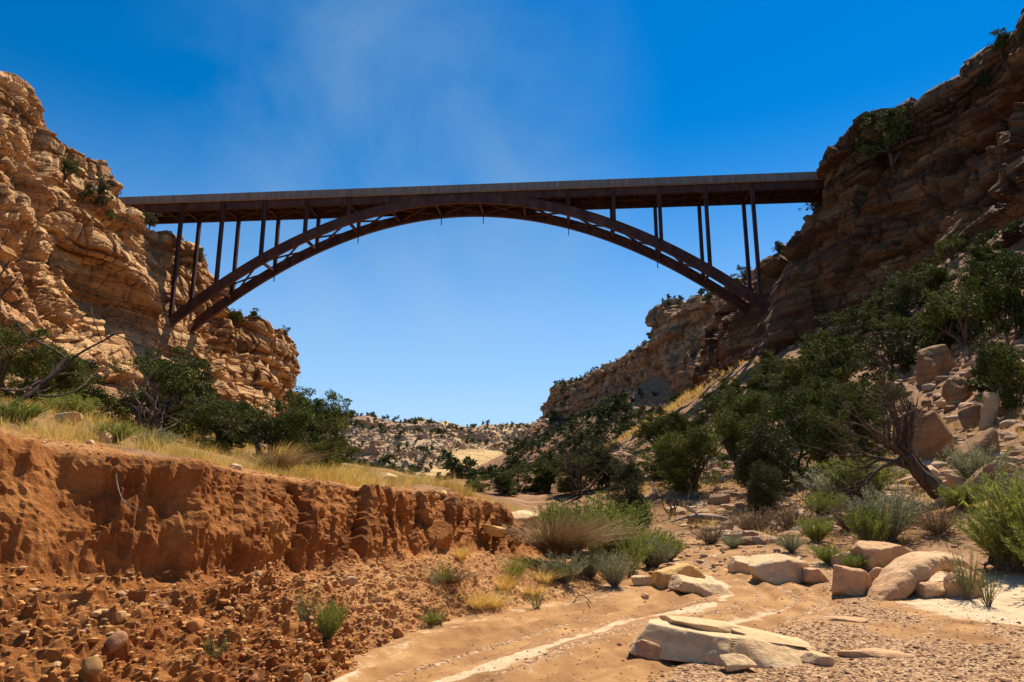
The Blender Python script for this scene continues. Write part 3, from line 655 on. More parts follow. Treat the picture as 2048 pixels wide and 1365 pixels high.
# deck slab, kerbed parapets in cast segments
bar('deck_slab', bp(S0, DW / 2, SB + .17), bp(S1, DW / 2, SB + .17), DW - .06, .34, M_SLAB)
bar('road_surface', bp(S0, DW / 2, SB + .375), bp(S1, DW / 2, SB + .375), DW - 1.0, .06, M_ASPH)
seg_l = 7.0; ns = int((S1 - S0) / seg_l); seg_l = (S1 - S0) / ns
for o in (0.18, DW - .18):
    for k in range(ns):
        bar('parapet_panel', bp(S0 + k * seg_l + .015, o, SB + .36 + .57), bp(S0 + (k + 1) * seg_l - .015, o, SB + .36 + .57), .34, 1.14, M_CONC)
for o in (0.0, DW): bar('slab_edge', bp(S0, o, SB + .18), bp(S1, o, SB + .18), .12, .36, M_CONC)
# stringers
GIRD = [RIBO + .05, RIBO + 2.1, RIBO + 4.2, RIBO + W_ - .05]
for k, o in enumerate(GIRD):
    bar('girder', bp(S0, o + .0, SB - (.76 if k in (0, 3) else .41)), bp(S1, o, SB - (.76 if k in (0, 3) else .41)), .36, 1.5 if k in (0, 3) else .8, None, shape='I')
s_first = on_plane(366, 405, RIBO)[0]; s_last = on_plane(1503, 366, RIBO)[0]
cols = [s_first + (s_last - s_first) * k / 13 for k in range(14)]; dc = cols[1] - cols[0]
# arch fitted through the upper edge of the near rib
pts = [on_plane(a, b, RIBO - .4) for a, b in [(349, 626), (432, 562), (521, 508), (620, 461), (746, 415), (835, 396), (919, 388.6), (1010, 388.6), (1098, 403), (1194, 427), (1287, 462.6), (1381, 508), (1475, 565), (1526, 594)]]
pa = np.array(pts); sm = (pa[0, 0] + pa[-1, 0]) / 2
cf = np.polyfit(pa[:, 0] - sm, pa[:, 1], 4)
def rib_top(s): return float(np.polyval(cf, s - sm))
def rib_slope(s): return float(np.polyval(np.polyder(cf), s - sm))
RD = 1.75
def arch_mesh(o):
    V = []; F = []; ss = np.linspace(pa[0, 0] - 1.6, pa[-1, 0] + 1.6, 90)
    for s in ss:
        k = rib_slope(s); nz = 1 / math.hypot(1, k); nx = -k * nz; zt = rib_top(s)
        for (w, dd) in ((-.38, 0), (.38, 0), (.38, .1), (.30, .1), (.30, RD - .1), (.38, RD - .1), (.38, RD), (-.38, RD), (-.38, RD - .1), (-.30, RD - .1), (-.30, .1), (-.38, .1)):
            V.append(bp(s - nx * dd, o + w, zt - nz * dd))
    K = 12
    for i in range(len(ss) - 1):
        for k in range(K): a = i * K + k; b = i * K + (k + 1) % K; F.append((a, b, b + K, a + K))
    return np_mesh('arch_rib', [tuple(v) for v in V], F, M_STEEL)
for o in (RIBO, RIBO + W_):
    rib = link('arch_rib', arch_mesh(o), bridge)
    for k in range(15):
        s = cols[0] + (k - .5) * dc + (.0)
        if s < pa[0, 0] or s > pa[-1, 0]: continue
        kk = rib_slope(s); nz = 1 / math.hypot(1, kk); nx = -kk * nz; zt = rib_top(s)
        bar('splice_plate', bp(s - nx * .12, o, zt - nz * .12), bp(s - nx * (RD - .12), o, zt - nz * (RD - .12)), .66, .5, up=es, parent=rib)
sb = SB - 1.5
for k, s in enumerate(cols):
    zt = rib_top(s)
    zb = zt - .15 if pa[0, 0] < s < pa[-1, 0] else rib_top(pa[0, 0]) - 2
    if k == 0: zb = on_plane(352, 640, RIBO)[1] - 1.5
    for o in (RIBO, RIBO + W_):
        if SB - zb > 0.4: bar('column', bp(s, o, zb), bp(s, o, SB - .02), .62, .62, up=es, shape='I')
    zf = SB - .75
    bar('floor_beam', bp(s, RIBO + .4, zf), bp(s, RIBO + W_ - .4, zf), .34, 1.1, shape='I')
    if SB - zb > 9:
        zz = (SB + zb) / 2
    # cross struts and lateral bracing between the two ribs
    if pa[0, 0] + 1 < s < pa[-1, 0] - 1:
        zc = zt - RD / 2 - .3
        bar('rib_strut', bp(s, RIBO + .3, zc), bp(s, RIBO + W_ - .3, zc), .42, .5)
        if k < 13:
            s2 = cols[k + 1]; zc2 = rib_top(min(s2, pa[-1, 0])) - RD / 2 - .3; smid = (s + s2) / 2; zm = rib_top(smid) - RD / 2 - .3
            bar('rib_brace', bp(s + .3, RIBO + .3, zc), bp(smid, RIBO + W_ / 2, zm), .26, .3)
            bar('rib_brace', bp(smid, RIBO + W_ / 2, zm), bp(s2 - .3, RIBO + W_ - .3, zc2), .26, .3)
            bar('rib_brace', bp(s + .3, RIBO + W_ - .3, zc), bp(smid, RIBO + W_ / 2, zm - .02), .26, .28)
            bar('rib_brace', bp(smid, RIBO + W_ / 2, zm - .02), bp(s2 - .3, RIBO + .3, zc2), .26, .28)
    if k < 13:
        s2 = cols[k + 1]; smid = (s + s2) / 2
        bar('floor_beam', bp(smid, RIBO + .4, SB - .5), bp(smid, RIBO + W_ - .4, SB - .5), .22, .55, shape='I')
        for a, b in ((s, smid), (s2, smid)):
            bar('lateral_brace', bp(a, RIBO + .5, SB - 1.2), bp(b, RIBO + W_ / 2, SB - 1.2), .14, .14)
            bar('lateral_brace', bp(a, RIBO + W_ - .5, SB - 1.2), bp(b, RIBO + W_ / 2, SB - 1.2), .14, .14)
    if k in (2, 4, 6, 7, 9, 11):
        zc = zt - RD
        bar('drain_pipe', bp(s, RIBO + W_, zc - 1.5), bp(s, RIBO + W_, zc + .4), .16, .16, up=es)
for s in np.arange(cols[0] - 4, S0, -4.2): bar('floor_beam', bp(s, RIBO + .4, SB - .6), bp(s, RIBO + W_ - .4, SB - .6), .22, .9, shape='I')
for s in np.arange(cols[-1] + 4, S1, 4.2): bar('floor_beam', bp(s, RIBO + .4, SB - .6), bp(s, RIBO + W_ - .4, SB - .6), .22, .9, shape='I')
# concrete skewbacks the ribs spring from
for s, sg in ((pa[0, 0], -1), (pa[-1, 0], 1)):
    zt = rib_top(s)
    bar('footing', bp(s + sg * 6.0, RIBO + W_ / 2, zt - 4.6), bp(s + sg * 2.2, RIBO + W_ / 2, zt - 2.0), W_ + 1.2, 2.4, M_FOOT)

# ------------------------------------------------------------------ rocks
def ico(sub):
    import bmesh
    bm = bmesh.new(); bmesh.ops.create_icosphere(bm, subdivisions=sub, radius=1)
    V = np.array([v.co[:] for v in bm.verts]); F = np.array([[v.index for v in f.verts] for f in bm.faces]); bm.free(); return V, F
ICO = {k: ico(k) for k in (1, 2, 3, 4, 5, 6)}
def rock_verts(sub, seed, dims, nplanes=14, noise_a=.042, planes=None, round_=.03, warp=.2, layers=0.0, cracks=()):
    r = np.random.default_rng(seed); D, F = ICO[sub]
    if planes is None:
        pn = r.normal(size=(nplanes, 3)); pn /= np.linalg.norm(pn, axis=1, keepdims=True); pd = r.uniform(.62, 1.0, nplanes)
        pn = np.concatenate([pn, [[0, 0, 1], [0, 0, -1], [1, 0, 0], [-1, 0, 0], [0, 1, 0], [0, -1, 0]]]); pd = np.r_[pd, r.uniform(.8, 1, 6)]
    else:
        pn = np.array([p[:3] for p in planes], float); pd = np.array([p[3] for p in planes], float) / np.linalg.norm(pn, axis=1); pn /= np.linalg.norm(pn, axis=1, keepdims=True)
    dirs = D + warp * np.stack([vnoise(D * 1.3 + seed, 1), vnoise(D * 1.3 + seed, 2), vnoise(D * 1.3 + seed, 3)], 1) * .3
    t = (dirs @ pn.T) / pd; t = np.maximum(t, 1e-3)
    p = 1 / round_ if round_ > 0 else 60
    rr = 1 / (np.power(t, p).sum(1) ** (1 / p))
    V = dirs * rr[:, None]
    L = np.array(dims) / 2; Vd = V * L; s = max(dims)
    nrm = V / np.linalg.norm(V, axis=1, keepdims=True)
    disp = fbm(Vd / s * 3 + seed, 4, 3) * noise_a * s + fbm(Vd / s * 11 + seed, 3, 4) * noise_a * .3 * s
    if layers > 0:
        zz = Vd[:, 2] / (s * .07) + fbm(Vd / s * 2 + seed, 2, 8) * 1.4; f = zz - np.floor(zz)
        disp += layers * s * (sstep(0, .18, f) * .5 + h3(np.floor(zz), zz * 0, zz * 0, seed) * .8 - .6) * (1 - np.abs(nrm[:, 2]) ** 2)
    for (a_, b_, c_, e_, w_, dp_) in cracks:
        q = Vd[:, 0] * a_ + Vd[:, 1] * b_ + Vd[:, 2] * c_ - e_ * s + fbm(Vd / s * 5 + seed, 3, 9) * .05 * s
        disp -= dp_ * s * np.exp(-(q / (w_ * s)) ** 2) - dp_ * .8 * s * (q > 0)
    return Vd + nrm * disp[:, None], F
def rock(name, loc, dims, seed, mat, rot=(0, 0, 0), sub=4, parent=None, label=None, group=None, cat='rock', smooth=False, **kw):
    V, F = rock_verts(sub, seed, dims, **kw)
    o = link(name, np_mesh(name, V, F, mat, smooth), parent); o.location = loc; o.rotation_euler = rot
    if label: tag(o, label, cat, group)
    return o
def gp(px, py, z=0.0):
    h = hit(px, py)[0]; return (h.x, h.y, h.z)

# hero slab in the wash: one stone with split layers
h = at(1480, 1320, 7.7)
fb = thing('flat_boulder', 'large pale flat sandstone boulder half buried in the tyre tracks', 'rock', (2.36, 7.72, 0))
rock('main_block', (0, 0, .06), (2.0, 1.1, .38), 11, M_RK, (R(-1), R(8), R(-4)), 6, parent=fb, planes=[(0, 0, 1, .62), (.10, .12, 1, .66), (-1, .1, .12, .97), (1, .15, .9, 1.0), (0, -1, .22, .95), (-.5, -1, .15, 1.02), (.6, -1, .5, 1.05), (0, 1, .6, 1.0), (.6, .8, .6, 1.1), (-.6, .8, .3, 1.05), (0, 0, -1, 1)], noise_a=.034, round_=.03, warp=.3, cracks=((.3, .5, 1, .12, .008, .016), (.8, -.9, .2, .14, .006, .008)))
rock('split_layer', (-.30, .10, .235), (1.02, .74, .14), 12, M_RK, (R(1), R(6), R(3)), 5, parent=fb, noise_a=.022, round_=.02)
rock('split_layer', (.32, -.06, .15), (1.0, .72, .10), 19, M_RK, (R(-2), R(10), R(-8)), 5, parent=fb, noise_a=.022, round_=.02)
rock('sandstone_chunk', (2.15, 7.02, .045), (.36, .22, .17), 14, M_RK, (0, .1, .2), 4, label='small squarish stone against the front of the pale flat boulder', noise_a=.03)
rock('sandstone_chunk', (3.02, 7.30, .02), (.38, .26, .12), 15, M_RK, (0, .1, -.1), 4, label='thin stone flake off the low right end of the pale flat boulder', noise_a=.03)
rock('sandstone_chunk', (1.42, 7.55, .02), (.42, .4, .26), 16, M_RKR, (0, .3, .5), 4, label='rusty shaded stone wedged at the left end of the pale flat boulder', noise_a=.03)
rock('bedrock_slab', (3.75, 7.55, .0), (.95, .30, .10), 17, M_RKR, (0, .05, -.06), 4, label='low reddish rock shelf poking through the gravel at lower right', noise_a=.02, layers=.02)
rock('bedrock_slab', (4.3, 9.4, .0), (.7, .24, .08), 117, M_RKR, (0, .05, -.2), 4, label='thin rock sliver in the gravel behind the large flat boulder', noise_a=.02, layers=.02)

def prock(name, px, py, w_px, h_px, depth, seed, mat, label, rot=(0, 0, 0), sink=.22, group=None, sub=5, cat='rock', Y=None, **kw):
    """rock whose foot is seen at px,py; w_px, h_px = its size in the photograph"""
    p = gp(px, py) if Y is None else at(px, py, Y)
    k = p[1] / FPX * .92; w, hh = w_px * k, h_px * k
    return rock(name, (p[0], p[1] + depth * w * .3, p[2] + hh * (.5 - sink)), (w, w * depth, hh * (1 + sink)), seed, mat, rot, sub, label=label, group=group, cat=cat, **kw)
prock('boulder', 1365, 1178, 130, 52, .8, 21, M_RKO, 'ochre angular boulder beside the wash bend, behind a pale flake', (0, .1, .3))
prock('boulder', 1405, 1190, 150, 34, .5, 22, M_RK, 'pale pointed flake lying against the ochre boulder at the wash bend', (0, .18, -.35))
prock('boulder', 1283, 1172, 44, 26, .8, 23, M_RK, 'small white stone just left of the ochre boulder', (0, .1, .3), sub=4)
prock('boulder', 1292, 1198, 20, 13, .8, 24, M_RKR, 'lone brown cobble on the track below the ochre boulder', sub=3)
prock('boulder', 1500, 1145, 82, 40, .8, 25, M_RK, 'flat-topped pinkish boulder at the far right edge of the wash', (0, -.1, .1))
prock('boulder', 1568, 1163, 125, 62, .9, 26, M_RK, 'smooth whitish wedge boulder sloping down to the wash', (0, -.28, .35))
prock('boulder', 1640, 1165, 60, 30, .7, 27, M_RKR, 'low dark-fronted stone right of the whitish wedge boulder')
prock('boulder', 1700, 1135, 70, 35, .7, 28, M_RKR, 'rounded stone behind the brown triangular boulder')
prock('boulder', 1770, 1140, 110, 72, .7, 29, M_RKR, 'ridged tan boulder behind the brown triangular boulder', (0, .1, .2))
prock('boulder', 1710, 1190, 92, 66, .8, 30, M_RKR, 'brown triangular boulder at the sandy edge of the wash', (0, .2, .5))
prock('boulder', 1762, 1178, 55, 48, .8, 31, M_RKR, 'small tan stone tucked between brown and arched boulders', (0, .1, .2))
def swept_rock(name, cl, rad, mat, label, seed):
    c = catmull(np.array(cl, float)[:, None, :], 64)[:, 0]; rd = np.interp(np.linspace(0, 1, 64), np.linspace(0, 1, len(rad)), [q[0] for q in rad]); rz_ = np.interp(np.linspace(0, 1, 64), np.linspace(0, 1, len(rad)), [q[1] for q in rad])
    T = np.gradient(c, axis=0); T /= np.linalg.norm(T, axis=1, keepdims=True); B = np.tile([0, 1., 0], (64, 1)); B -= T * (B * T).sum(1, keepdims=True); B /= np.linalg.norm(B, axis=1, keepdims=True); U_ = np.cross(B, T)
    an = np.arange(48) * 2 * np.pi / 48; ca, sa_ = np.cos(an), np.sin(an); k = 1 / np.power(np.abs(ca) ** 3.2 + np.abs(sa_) ** 3.2, 1 / 3.2)
    V = c[:, None] + U_[:, None] * (ca * k)[None, :, None] * rd[:, None, None] + B[:, None] * (sa_ * k)[None, :, None] * rz_[:, None, None]
    V = V.reshape(-1, 3); cc = np.repeat(c, 48, 0); nr = V - cc; nr /= np.linalg.norm(nr, axis=1, keepdims=True)
    V = V + nr * (fbm(V * 2.2 + seed, 4, 3) * .09 + fbm(V * 9, 3, 4) * .02)[:, None]
    F = []; i = np.arange(63)[:, None] * 48; q = np.arange(48)[None]; F = np.stack([i + q, i + (q + 1) % 48, i + 48 + (q + 1) % 48, i + 48 + q], 2).reshape(-1, 4)
    return tag(link(name, np_mesh(name, V, F, mat)), label, 'rock')
swept_rock('boulder', [A(1742, 1222, 11.0), A(1775, 1188, 11.1), A(1812, 1146, 11.35), A(1858, 1122, 11.6), A(1902, 1130, 11.85), A(1938, 1166, 11.9), A(1958, 1208, 11.9)], [(.09, .16), (.17, .30), (.19, .36), (.14, .36), (.11, .34), (.10, .3), (.07, .2)], M_RKR, 'large arched boulder with a hollow shaded face above the sand', 3)
prock('boulder', 1880, 1195, 70, 36, .8, 33, M_RKR, 'small blocky stone inside the hollow of the arched boulder', sub=4)
prock('boulder', 1935, 1195, 90, 70, .5, 34, M_RKR, 'right shoulder stone leaning behind the arched boulder', (0, R(30), 0))
prock('boulder', 1038, 1052, 110, 40, .6, 35, M_RK, 'pale rectangular sandstone block at the end of the earth bank', Y=17.5, noise_a=.02)
# leaning slabs on the right slope
prock('leaning_slab', 1878, 925, 130, 125, .3, 41, M_RKB, 'upright shade-toned brown slab behind the bare twisted tree', (R(12), R(-24), R(8)), noise_a=.02)
prock('leaning_slab', 1965, 925, 165, 55, .5, 42, M_RKB, 'long tilted slab right of the upright brown slab', (R(8), R(-36), R(5)), noise_a=.02)
prock('leaning_slab', 1985, 850, 40, 90, .5, 43, M_RKR, 'narrow orange pinnacle stone above the tilted slabs', (0, R(8), 0))
prock('boulder', 1955, 850, 60, 50, .8, 44, M_RKB, 'rounded stone at the foot of the narrow orange pinnacle')
prock('boulder', 1880, 755, 85, 90, .8, 145, M_RKB, 'pale split boulder high on the tree-covered right slope', (0, R(-15), .3), sink=.35)
prock('boulder', 1930, 800, 80, 60, .8, 46, M_RKB, 'pale boulder just below the split boulder on the right slope', (0, R(-15), .3))
prock('boulder', 1830, 880, 70, 90, .8, 47, M_RKB, 'light stone left of the upright brown slab', (0, R(15), .3))
prock('boulder', 1870, 960, 60, 36, .8, 48, M_RK, 'small pale stone between the twisted tree and the grey shrub', (0, R(-25), .3))
prock('leaning_slab', 1975, 990, 150, 60, .4, 49, M_RKB, 'low ledge slab rising to the right edge of the photograph', (0, R(-30), .1))
prock('boulder', 205, 885, 34, 30, .8, 50, M_RK, 'pale pointed stone on the brink of the earth bank', (0, .2, .3), sub=4)
prock('boulder', 120, 845, 70, 26, .7, 51, M_RK, 'flat pale stone in the dry grass on the bank top', (0, -.15, .3), sub=4)
prock('boulder', 178, 888, 20, 12, .8, 52, M_RK, 'small flat stone left of the pointed stone on the bank', sub=3)
prock('boulder', 468, 938, 34, 14, .8, 53, M_RK, 'low pale stone on the bank brink left of the big dry tuft', sub=3)
prock('boulder', 880, 990, 30, 14, .8, 54, M_RKO, 'thin capstone perched on the middle of the bank edge', sub=3, Y=11.9)
prock('boulder', 770, 960, 50, 18, .8, 55, M_RK, 'pale stone in the yellow grass on the far bank top', sub=3, Y=13)
# fallen block of earth on the bank slope
rock('earth_block', (A(872, 1072, 11.2)), (.62, .5, .52), 61, M_EARTH, (.1, .1, .3), 5, label='squarish block of red earth breaking away from the bank', noise_a=.05, cat='earth block')
rock('earth_block', (A(985, 1060, 12.9)), (.5, .42, .22), 62, M_RKO, (.1, .25, .3), 5, label='tilted orange slab stone jutting from the bank end', noise_a=.04, cat='rock')
for nm, px, py, w, h_, lb in (('boulder', 222, 1300, 58, 40, 'rounded orange boulder embedded low in the left bank'), ('boulder', 180, 1350, 54, 40, 'smooth reddish boulder at the lower left corner of the bank'),
                          ('boulder', 385, 1262, 44, 30, 'tan boulder in the gravel of the left bank'), ('boulder', 795, 1275, 28, 24, 'orange cobble at the toe of the bank beside the track'),
                          ('boulder', 700, 1170, 30, 24, 'grey-brown cobble on the middle bank slope'), ('boulder', 655, 1190, 26, 34, 'upright dark clod below the flutes of the bank'),
                          ('boulder', 236, 1240, 30, 24, 'round cobble in the middle of the left bank')):
    prock(nm, px, py, w, h_, .8, px, M_STONE, lb, (0, .1, px * .1), sub=4, noise_a=.02, round_=.12)

# stones bedded in the bank: the largest as parts, the rest as one piece of gravel
def scatter_mesh(name, protos, locs, scales, mat, normals=None, parent=None, smooth=False):
    V = []; F = []; o0 = 0
    r = np.random.default_rng(len(locs))
    ks = r.integers(0, len(protos), len(locs))
    for k, (pv, pf) in enumerate(protos):
        I = np.where(ks == k)[0]
        if not len(I): continue
        ang = r.uniform(0, 2 * np.pi, len(I)); c, s = np.cos(ang), np.sin(ang); tl = r.normal(0, .35, len(I))
        S = np.asarray(scales)[I][:, None, None]
        X = pv[None] * S
        X = np.stack([X[..., 0] * c[:, None] - X[..., 1] * s[:, None], X[..., 0] * s[:, None] + X[..., 1] * c[:, None], X[..., 2] + X[..., 0] * tl[:, None] * .5], 2)
        X = X + np.asarray(locs)[I][:, None, :]
        V.append(X.reshape(-1, 3)); F.append((pf[None] + (np.arange(len(I)) * len(pv))[:, None, None]).reshape(-1, pf.shape[1]) + o0); o0 += X.shape[0] * X.shape[1]
    return np_mesh(name, np.concatenate(V), np.concatenate(F), mat, smooth)
PEB = [rock_verts(1, 500 + k, (1, .62 + .1 * (k % 3), .34 + .09 * (k % 3)), nplanes=6, round_=.12, noise_a=.03) for k in range(6)]
PEB2 = [rock_verts(2, 540 + k, (1, .6 + .1 * (k % 3), .36 + .1 * (k % 3)), nplanes=8, round_=.1, noise_a=.03) for k in range(6)]
r = np.random.default_rng(3)
def bank_pts(n_, vlo, vhi, y0=1, y1=13, bias=None):
    out = []
    ncol, nrow = BANKG.shape[:2]
    while len(out) < n_:
        i = r.integers(0, ncol, n_ * 3); j = (r.uniform(vlo, vhi, n_ * 3) * (nrow - 1)).astype(int)
        p = BANKG[i, j]; ok = (p[:, 1] > y0) & (p[:, 1] < y1)
        if bias is not None: ok &= r.uniform(size=len(p)) < bias(p)
        out += list(p[ok])
    return np.array(out[:n_])
dens = lambda p: np.clip(1.15 - sstep(6.6, 9.8, p[:, 1]) * 1.02, 0, 1)
bps = bank_pts(230, .02, vb + .01, 3.2, 12, dens)
pm = [np_mesh('stone', v, f, M_STONE, False) for v, f in PEB2]
for k, p in enumerate(bps):
    o = link('stone', pm[k % 6], bank); o.location = p; s = r.uniform(.045, .12) * (1 if r.random() < .93 else 1.5); o.scale = (s, s, s)
    o.rotation_euler = (r.normal(0, .35), r.normal(0, .35), r.uniform(0, 6.28))
sm_ = bank_pts(9000, .01, vb + .02, 1.5, 14, dens)
o = link('bank_gravel', scatter_mesh('bank_gravel', PEB, sm_, np.clip(r.lognormal(-3.5, .55, len(sm_)), .014, .085), M_STONE), bank); o['kind'] = 'stuff'
sm_ = bank_pts(1600, ve + .01, ve + .22, 2, 16)
o = link('brink_gravel', scatter_mesh('brink_gravel', PEB, sm_, np.clip(r.lognormal(-3.6, .5, len(sm_)), .012, .07), M_STONE), bank); o['kind'] = 'stuff'

# gravel over the wash
gN = 26000
x = r.uniform(-1.8, 9.5, gN * 2); y = 5.2 + 11 * r.uniform(0, 1, gN * 2) ** 1.5
dd = curve_dist(STRIPE, x, y); nz = fbm(xyz(x, y) * .6, 4, 31)
pr = np.clip(sstep(1.05, 1.9, -dd + .3 * fbm(xyz(x, y) * 1.1, 3, 66)) * sstep(-.35, .2, nz + .2), .11, 1) * (1 - .75 * sstep(5.0, 7.0, x) * sstep(8.3, 9.5, y + .15 * x))
ok = (r.uniform(size=len(x)) < pr) & (H0(x, y) < .25) & (x > edge_x(y) + 2)
x, y = x[ok][:gN], y[ok][:gN]; z = H(x, y)
sz = np.clip(r.lognormal(-3.95, .5, len(x)), .010, .085)
o = link('gravel', scatter_mesh('gravel', PEB, np.stack([x, y, z + sz * .08], 1), sz, M_GRAVEL)); tag(o, 'brown and grey gravel strewn over the dry wash', 'gravel', kind='stuff')

# loose rocks on the slopes
RK = [np_mesh('slope_rock', *rock_verts(3, 600 + k, (1, .8, .65 + .1 * (k % 3)), noise_a=.04), M_SCREE, False) for k in range(7)]
def slope_rocks(n_, gen, smin, smax, label, group, mat=None):
    k = 0; tries = 0
    while k < n_ and tries < n_ * 20:
        tries += 1; x, y = gen(); p, nn = drop(x, y)
        if p is None or abs(nn.z) < .35 or in_bowl(p): continue
        s = smin * (smax / smin) ** (r.random() ** 1.8)
        o = link('slope_rock', RK[k % 7]); o.location = p + Vector((0, 0, s * .12)); o.scale = (s, s * r.uniform(.6, 1.1), s * r.uniform(.5, 1))
        o.rotation_euler = (r.normal(0, .3), r.normal(0, .3), r.uniform(0, 6.28)); tag(o, label, 'rock', group); k += 1
slope_rocks(110, lambda: (r.uniform(9, 42), r.uniform(26, 95)), .4, 1.9, 'tan rock lying among junipers on the shaded right slope', 'rocks on the near right slope')
slope_rocks(80, lambda: (r.uniform(0, 38), r.uniform(100, 330)), .9, 4.0, 'pale rock on the sunny scree slope beyond the bridge', 'rocks on the far right slope')
slope_rocks(70, lambda: (r.uniform(-110, 10), r.uniform(285, 398)), 2.0, 7.5, 'pale rock on the hillside at the canyon end', 'rocks on the far hillside')
def scree(name, n_, gen, lo, hi, label):
    L = []; S = []
    while len(L) < n_:
        x, y = gen(); p, nn = drop(x, y)
        if p is None or abs(nn.z) < .3 or in_bowl(p): continue
        L.append(p[:]); S.append(lo * (hi / lo) ** (r.random() ** 2))
    o = link(name, scatter_mesh(name, PEB2[:3], np.array(L), np.array(S), M_SCREE)); tag(o, label, 'rubble', kind='stuff')
scree('scree', 11000, lambda: (r.uniform(6, 47), 18 + 80 * r.random() ** 1.5), .12, 1.2, 'broken rock rubble between the junipers on the right slope')
scree('wash_side_rubble', 3500, lambda: (r.uniform(2.5, 15), 14.5 + 16 * r.random() ** 1.3), .03, .28, 'small broken stones on the rise across the wash')
scree('left_scree', 3500, lambda: (r.uniform(-54, -9), r.uniform(20, 125)), .15, 1.1, 'broken rock rubble below the left cliff')
scree('far_scree', 4800, lambda: (r.uniform(-5, 42), r.uniform(95, 350)), .4, 2.2, 'broken rock rubble on the far right slope')
scree('hillside_rubble', 2600, lambda: (r.uniform(-130, 30), r.uniform(255, 400)), .9, 4.0, 'broken rock rubble over the distant hillside')

# ------------------------------------------------------------------ plants
def tube(pts, rad, sides, V, F, o0):
    pts = np.asarray(pts); n_ = len(pts); T = np.gradient(pts, axis=0); T /= np.maximum(np.linalg.norm(T, axis=1, keepdims=True), 1e-9)
    up = np.where(np.abs(T[:, 2:3]) > .9, [[1., 0, 0]], [[0, 0, 1.]]); A_ = np.cross(T, up); A_ /= np.linalg.norm(A_, axis=1, keepdims=True); B_ = np.cross(T, A_)
    an = np.arange(sides) * 2 * np.pi / sides
    ring = pts[:, None] + (A_[:, None] * np.cos(an)[None, :, None] + B_[:, None] * np.sin(an)[None, :, None]) * np.asarray(rad)[:, None, None]
    V.append(ring.reshape(-1, 3)); i = np.arange(n_ - 1)[:, None] * sides; k = np.arange(sides)[None]
    k2 = (k + 1) % sides; F.append(np.stack([i + k, i + k2, i + sides + k2, i + sides + k], 2).reshape(-1, 4) + o0)
    return o0 + n_ * sides
def skeleton(r, height, lean=(0, 0), trunks=2, depth=4, spread=.75, gnarl=.25, r0=.05, first=.25, taper=.62, nb=(2, 4), twig_len=.32, up=.35):
    """grows limbs; returns tube lists and tip positions"""
    V = []; F = []; tips = []; o0 = [0]
    def grow(p, d, L, rad, lv):
        n_ = 6 if lv < 2 else 4
        pts = [p]; cur = d.copy()
        for k in range(n_):
            cur = cur + r.normal(0, gnarl, 3) + np.array([0, 0, up * .15]); cur /= np.linalg.norm(cur); pts.append(pts[-1] + cur * L / n_)
        rr = np.linspace(rad, rad * (taper if lv < depth else .25), len(pts))
        o0[0] = tube(pts, rr, 7 if lv == 0 else (5 if lv < 3 else 3), V, F, o0[0])
        if lv >= depth: tips.append((pts[-1], cur)); tips.append((pts[-2], cur)); return
        m_ = r.integers(nb[0], nb[1] + 1)
        for k in range(m_):
            t = r.uniform(first if lv == 0 else .35, 1.0) if k else 1.0
            idx = min(int(t * n_), n_); q = pts[idx]
            nd = cur + r.normal(0, spread, 3) + np.array([0, 0, up * .5]); nd /= np.linalg.norm(nd)
            grow(q, nd, L * r.uniform(.55, .8), rr[idx] * r.uniform(.55, .8), lv + 1)
        if lv >= depth - 2: tips.append((pts[-1], cur))
    for k in range(trunks):
        a = r.uniform(0, 6.28); d = np.array([math.cos(a) * .45 + lean[0], math.sin(a) * .45 + lean[1], 1.0]); d /= np.linalg.norm(d)
        grow(np.array([r.normal(0, .02), r.normal(0, .02), -.08]) * height, d, height * .38, height * r0 * r.uniform(.7, 1.1), 0)
    return np.concatenate(V), np.concatenate(F), tips
def leaves(r, centres, radii, per, size, elong=1.6, flat_=.75):
    """clumps of little spray faces; mostly on each clump's shell"""
    C = np.repeat(np.asarray(centres), per, 0); Rr = np.repeat(np.asarray(radii), per)
    D = r.normal(size=C.shape); D /= np.linalg.norm(D, axis=1, keepdims=True)
    P = C + D * (Rr * r.uniform(.25, 1.05, len(C)) ** .6)[:, None] * np.array([1, 1, flat_])
    ax = D * .8 + r.normal(0, .6, D.shape) + np.array([0, 0, .35]); ax /= np.linalg.norm(ax, axis=1, keepdims=True)
    sd_ = np.cross(ax, r.normal(size=ax.shape)); sd_ /= np.linalg.norm(sd_, axis=1, keepdims=True)
    s = size * r.uniform(.5, 1.3, len(C))[:, None]
    a = P - sd_ * s * .5; b = P + sd_ * s * .5; c = P + ax * s * elong + sd_ * s * .12
    V = np.stack([a, b, c], 1).reshape(-1, 3); F = np.arange(len(V)).reshape(-1, 3); return V, F
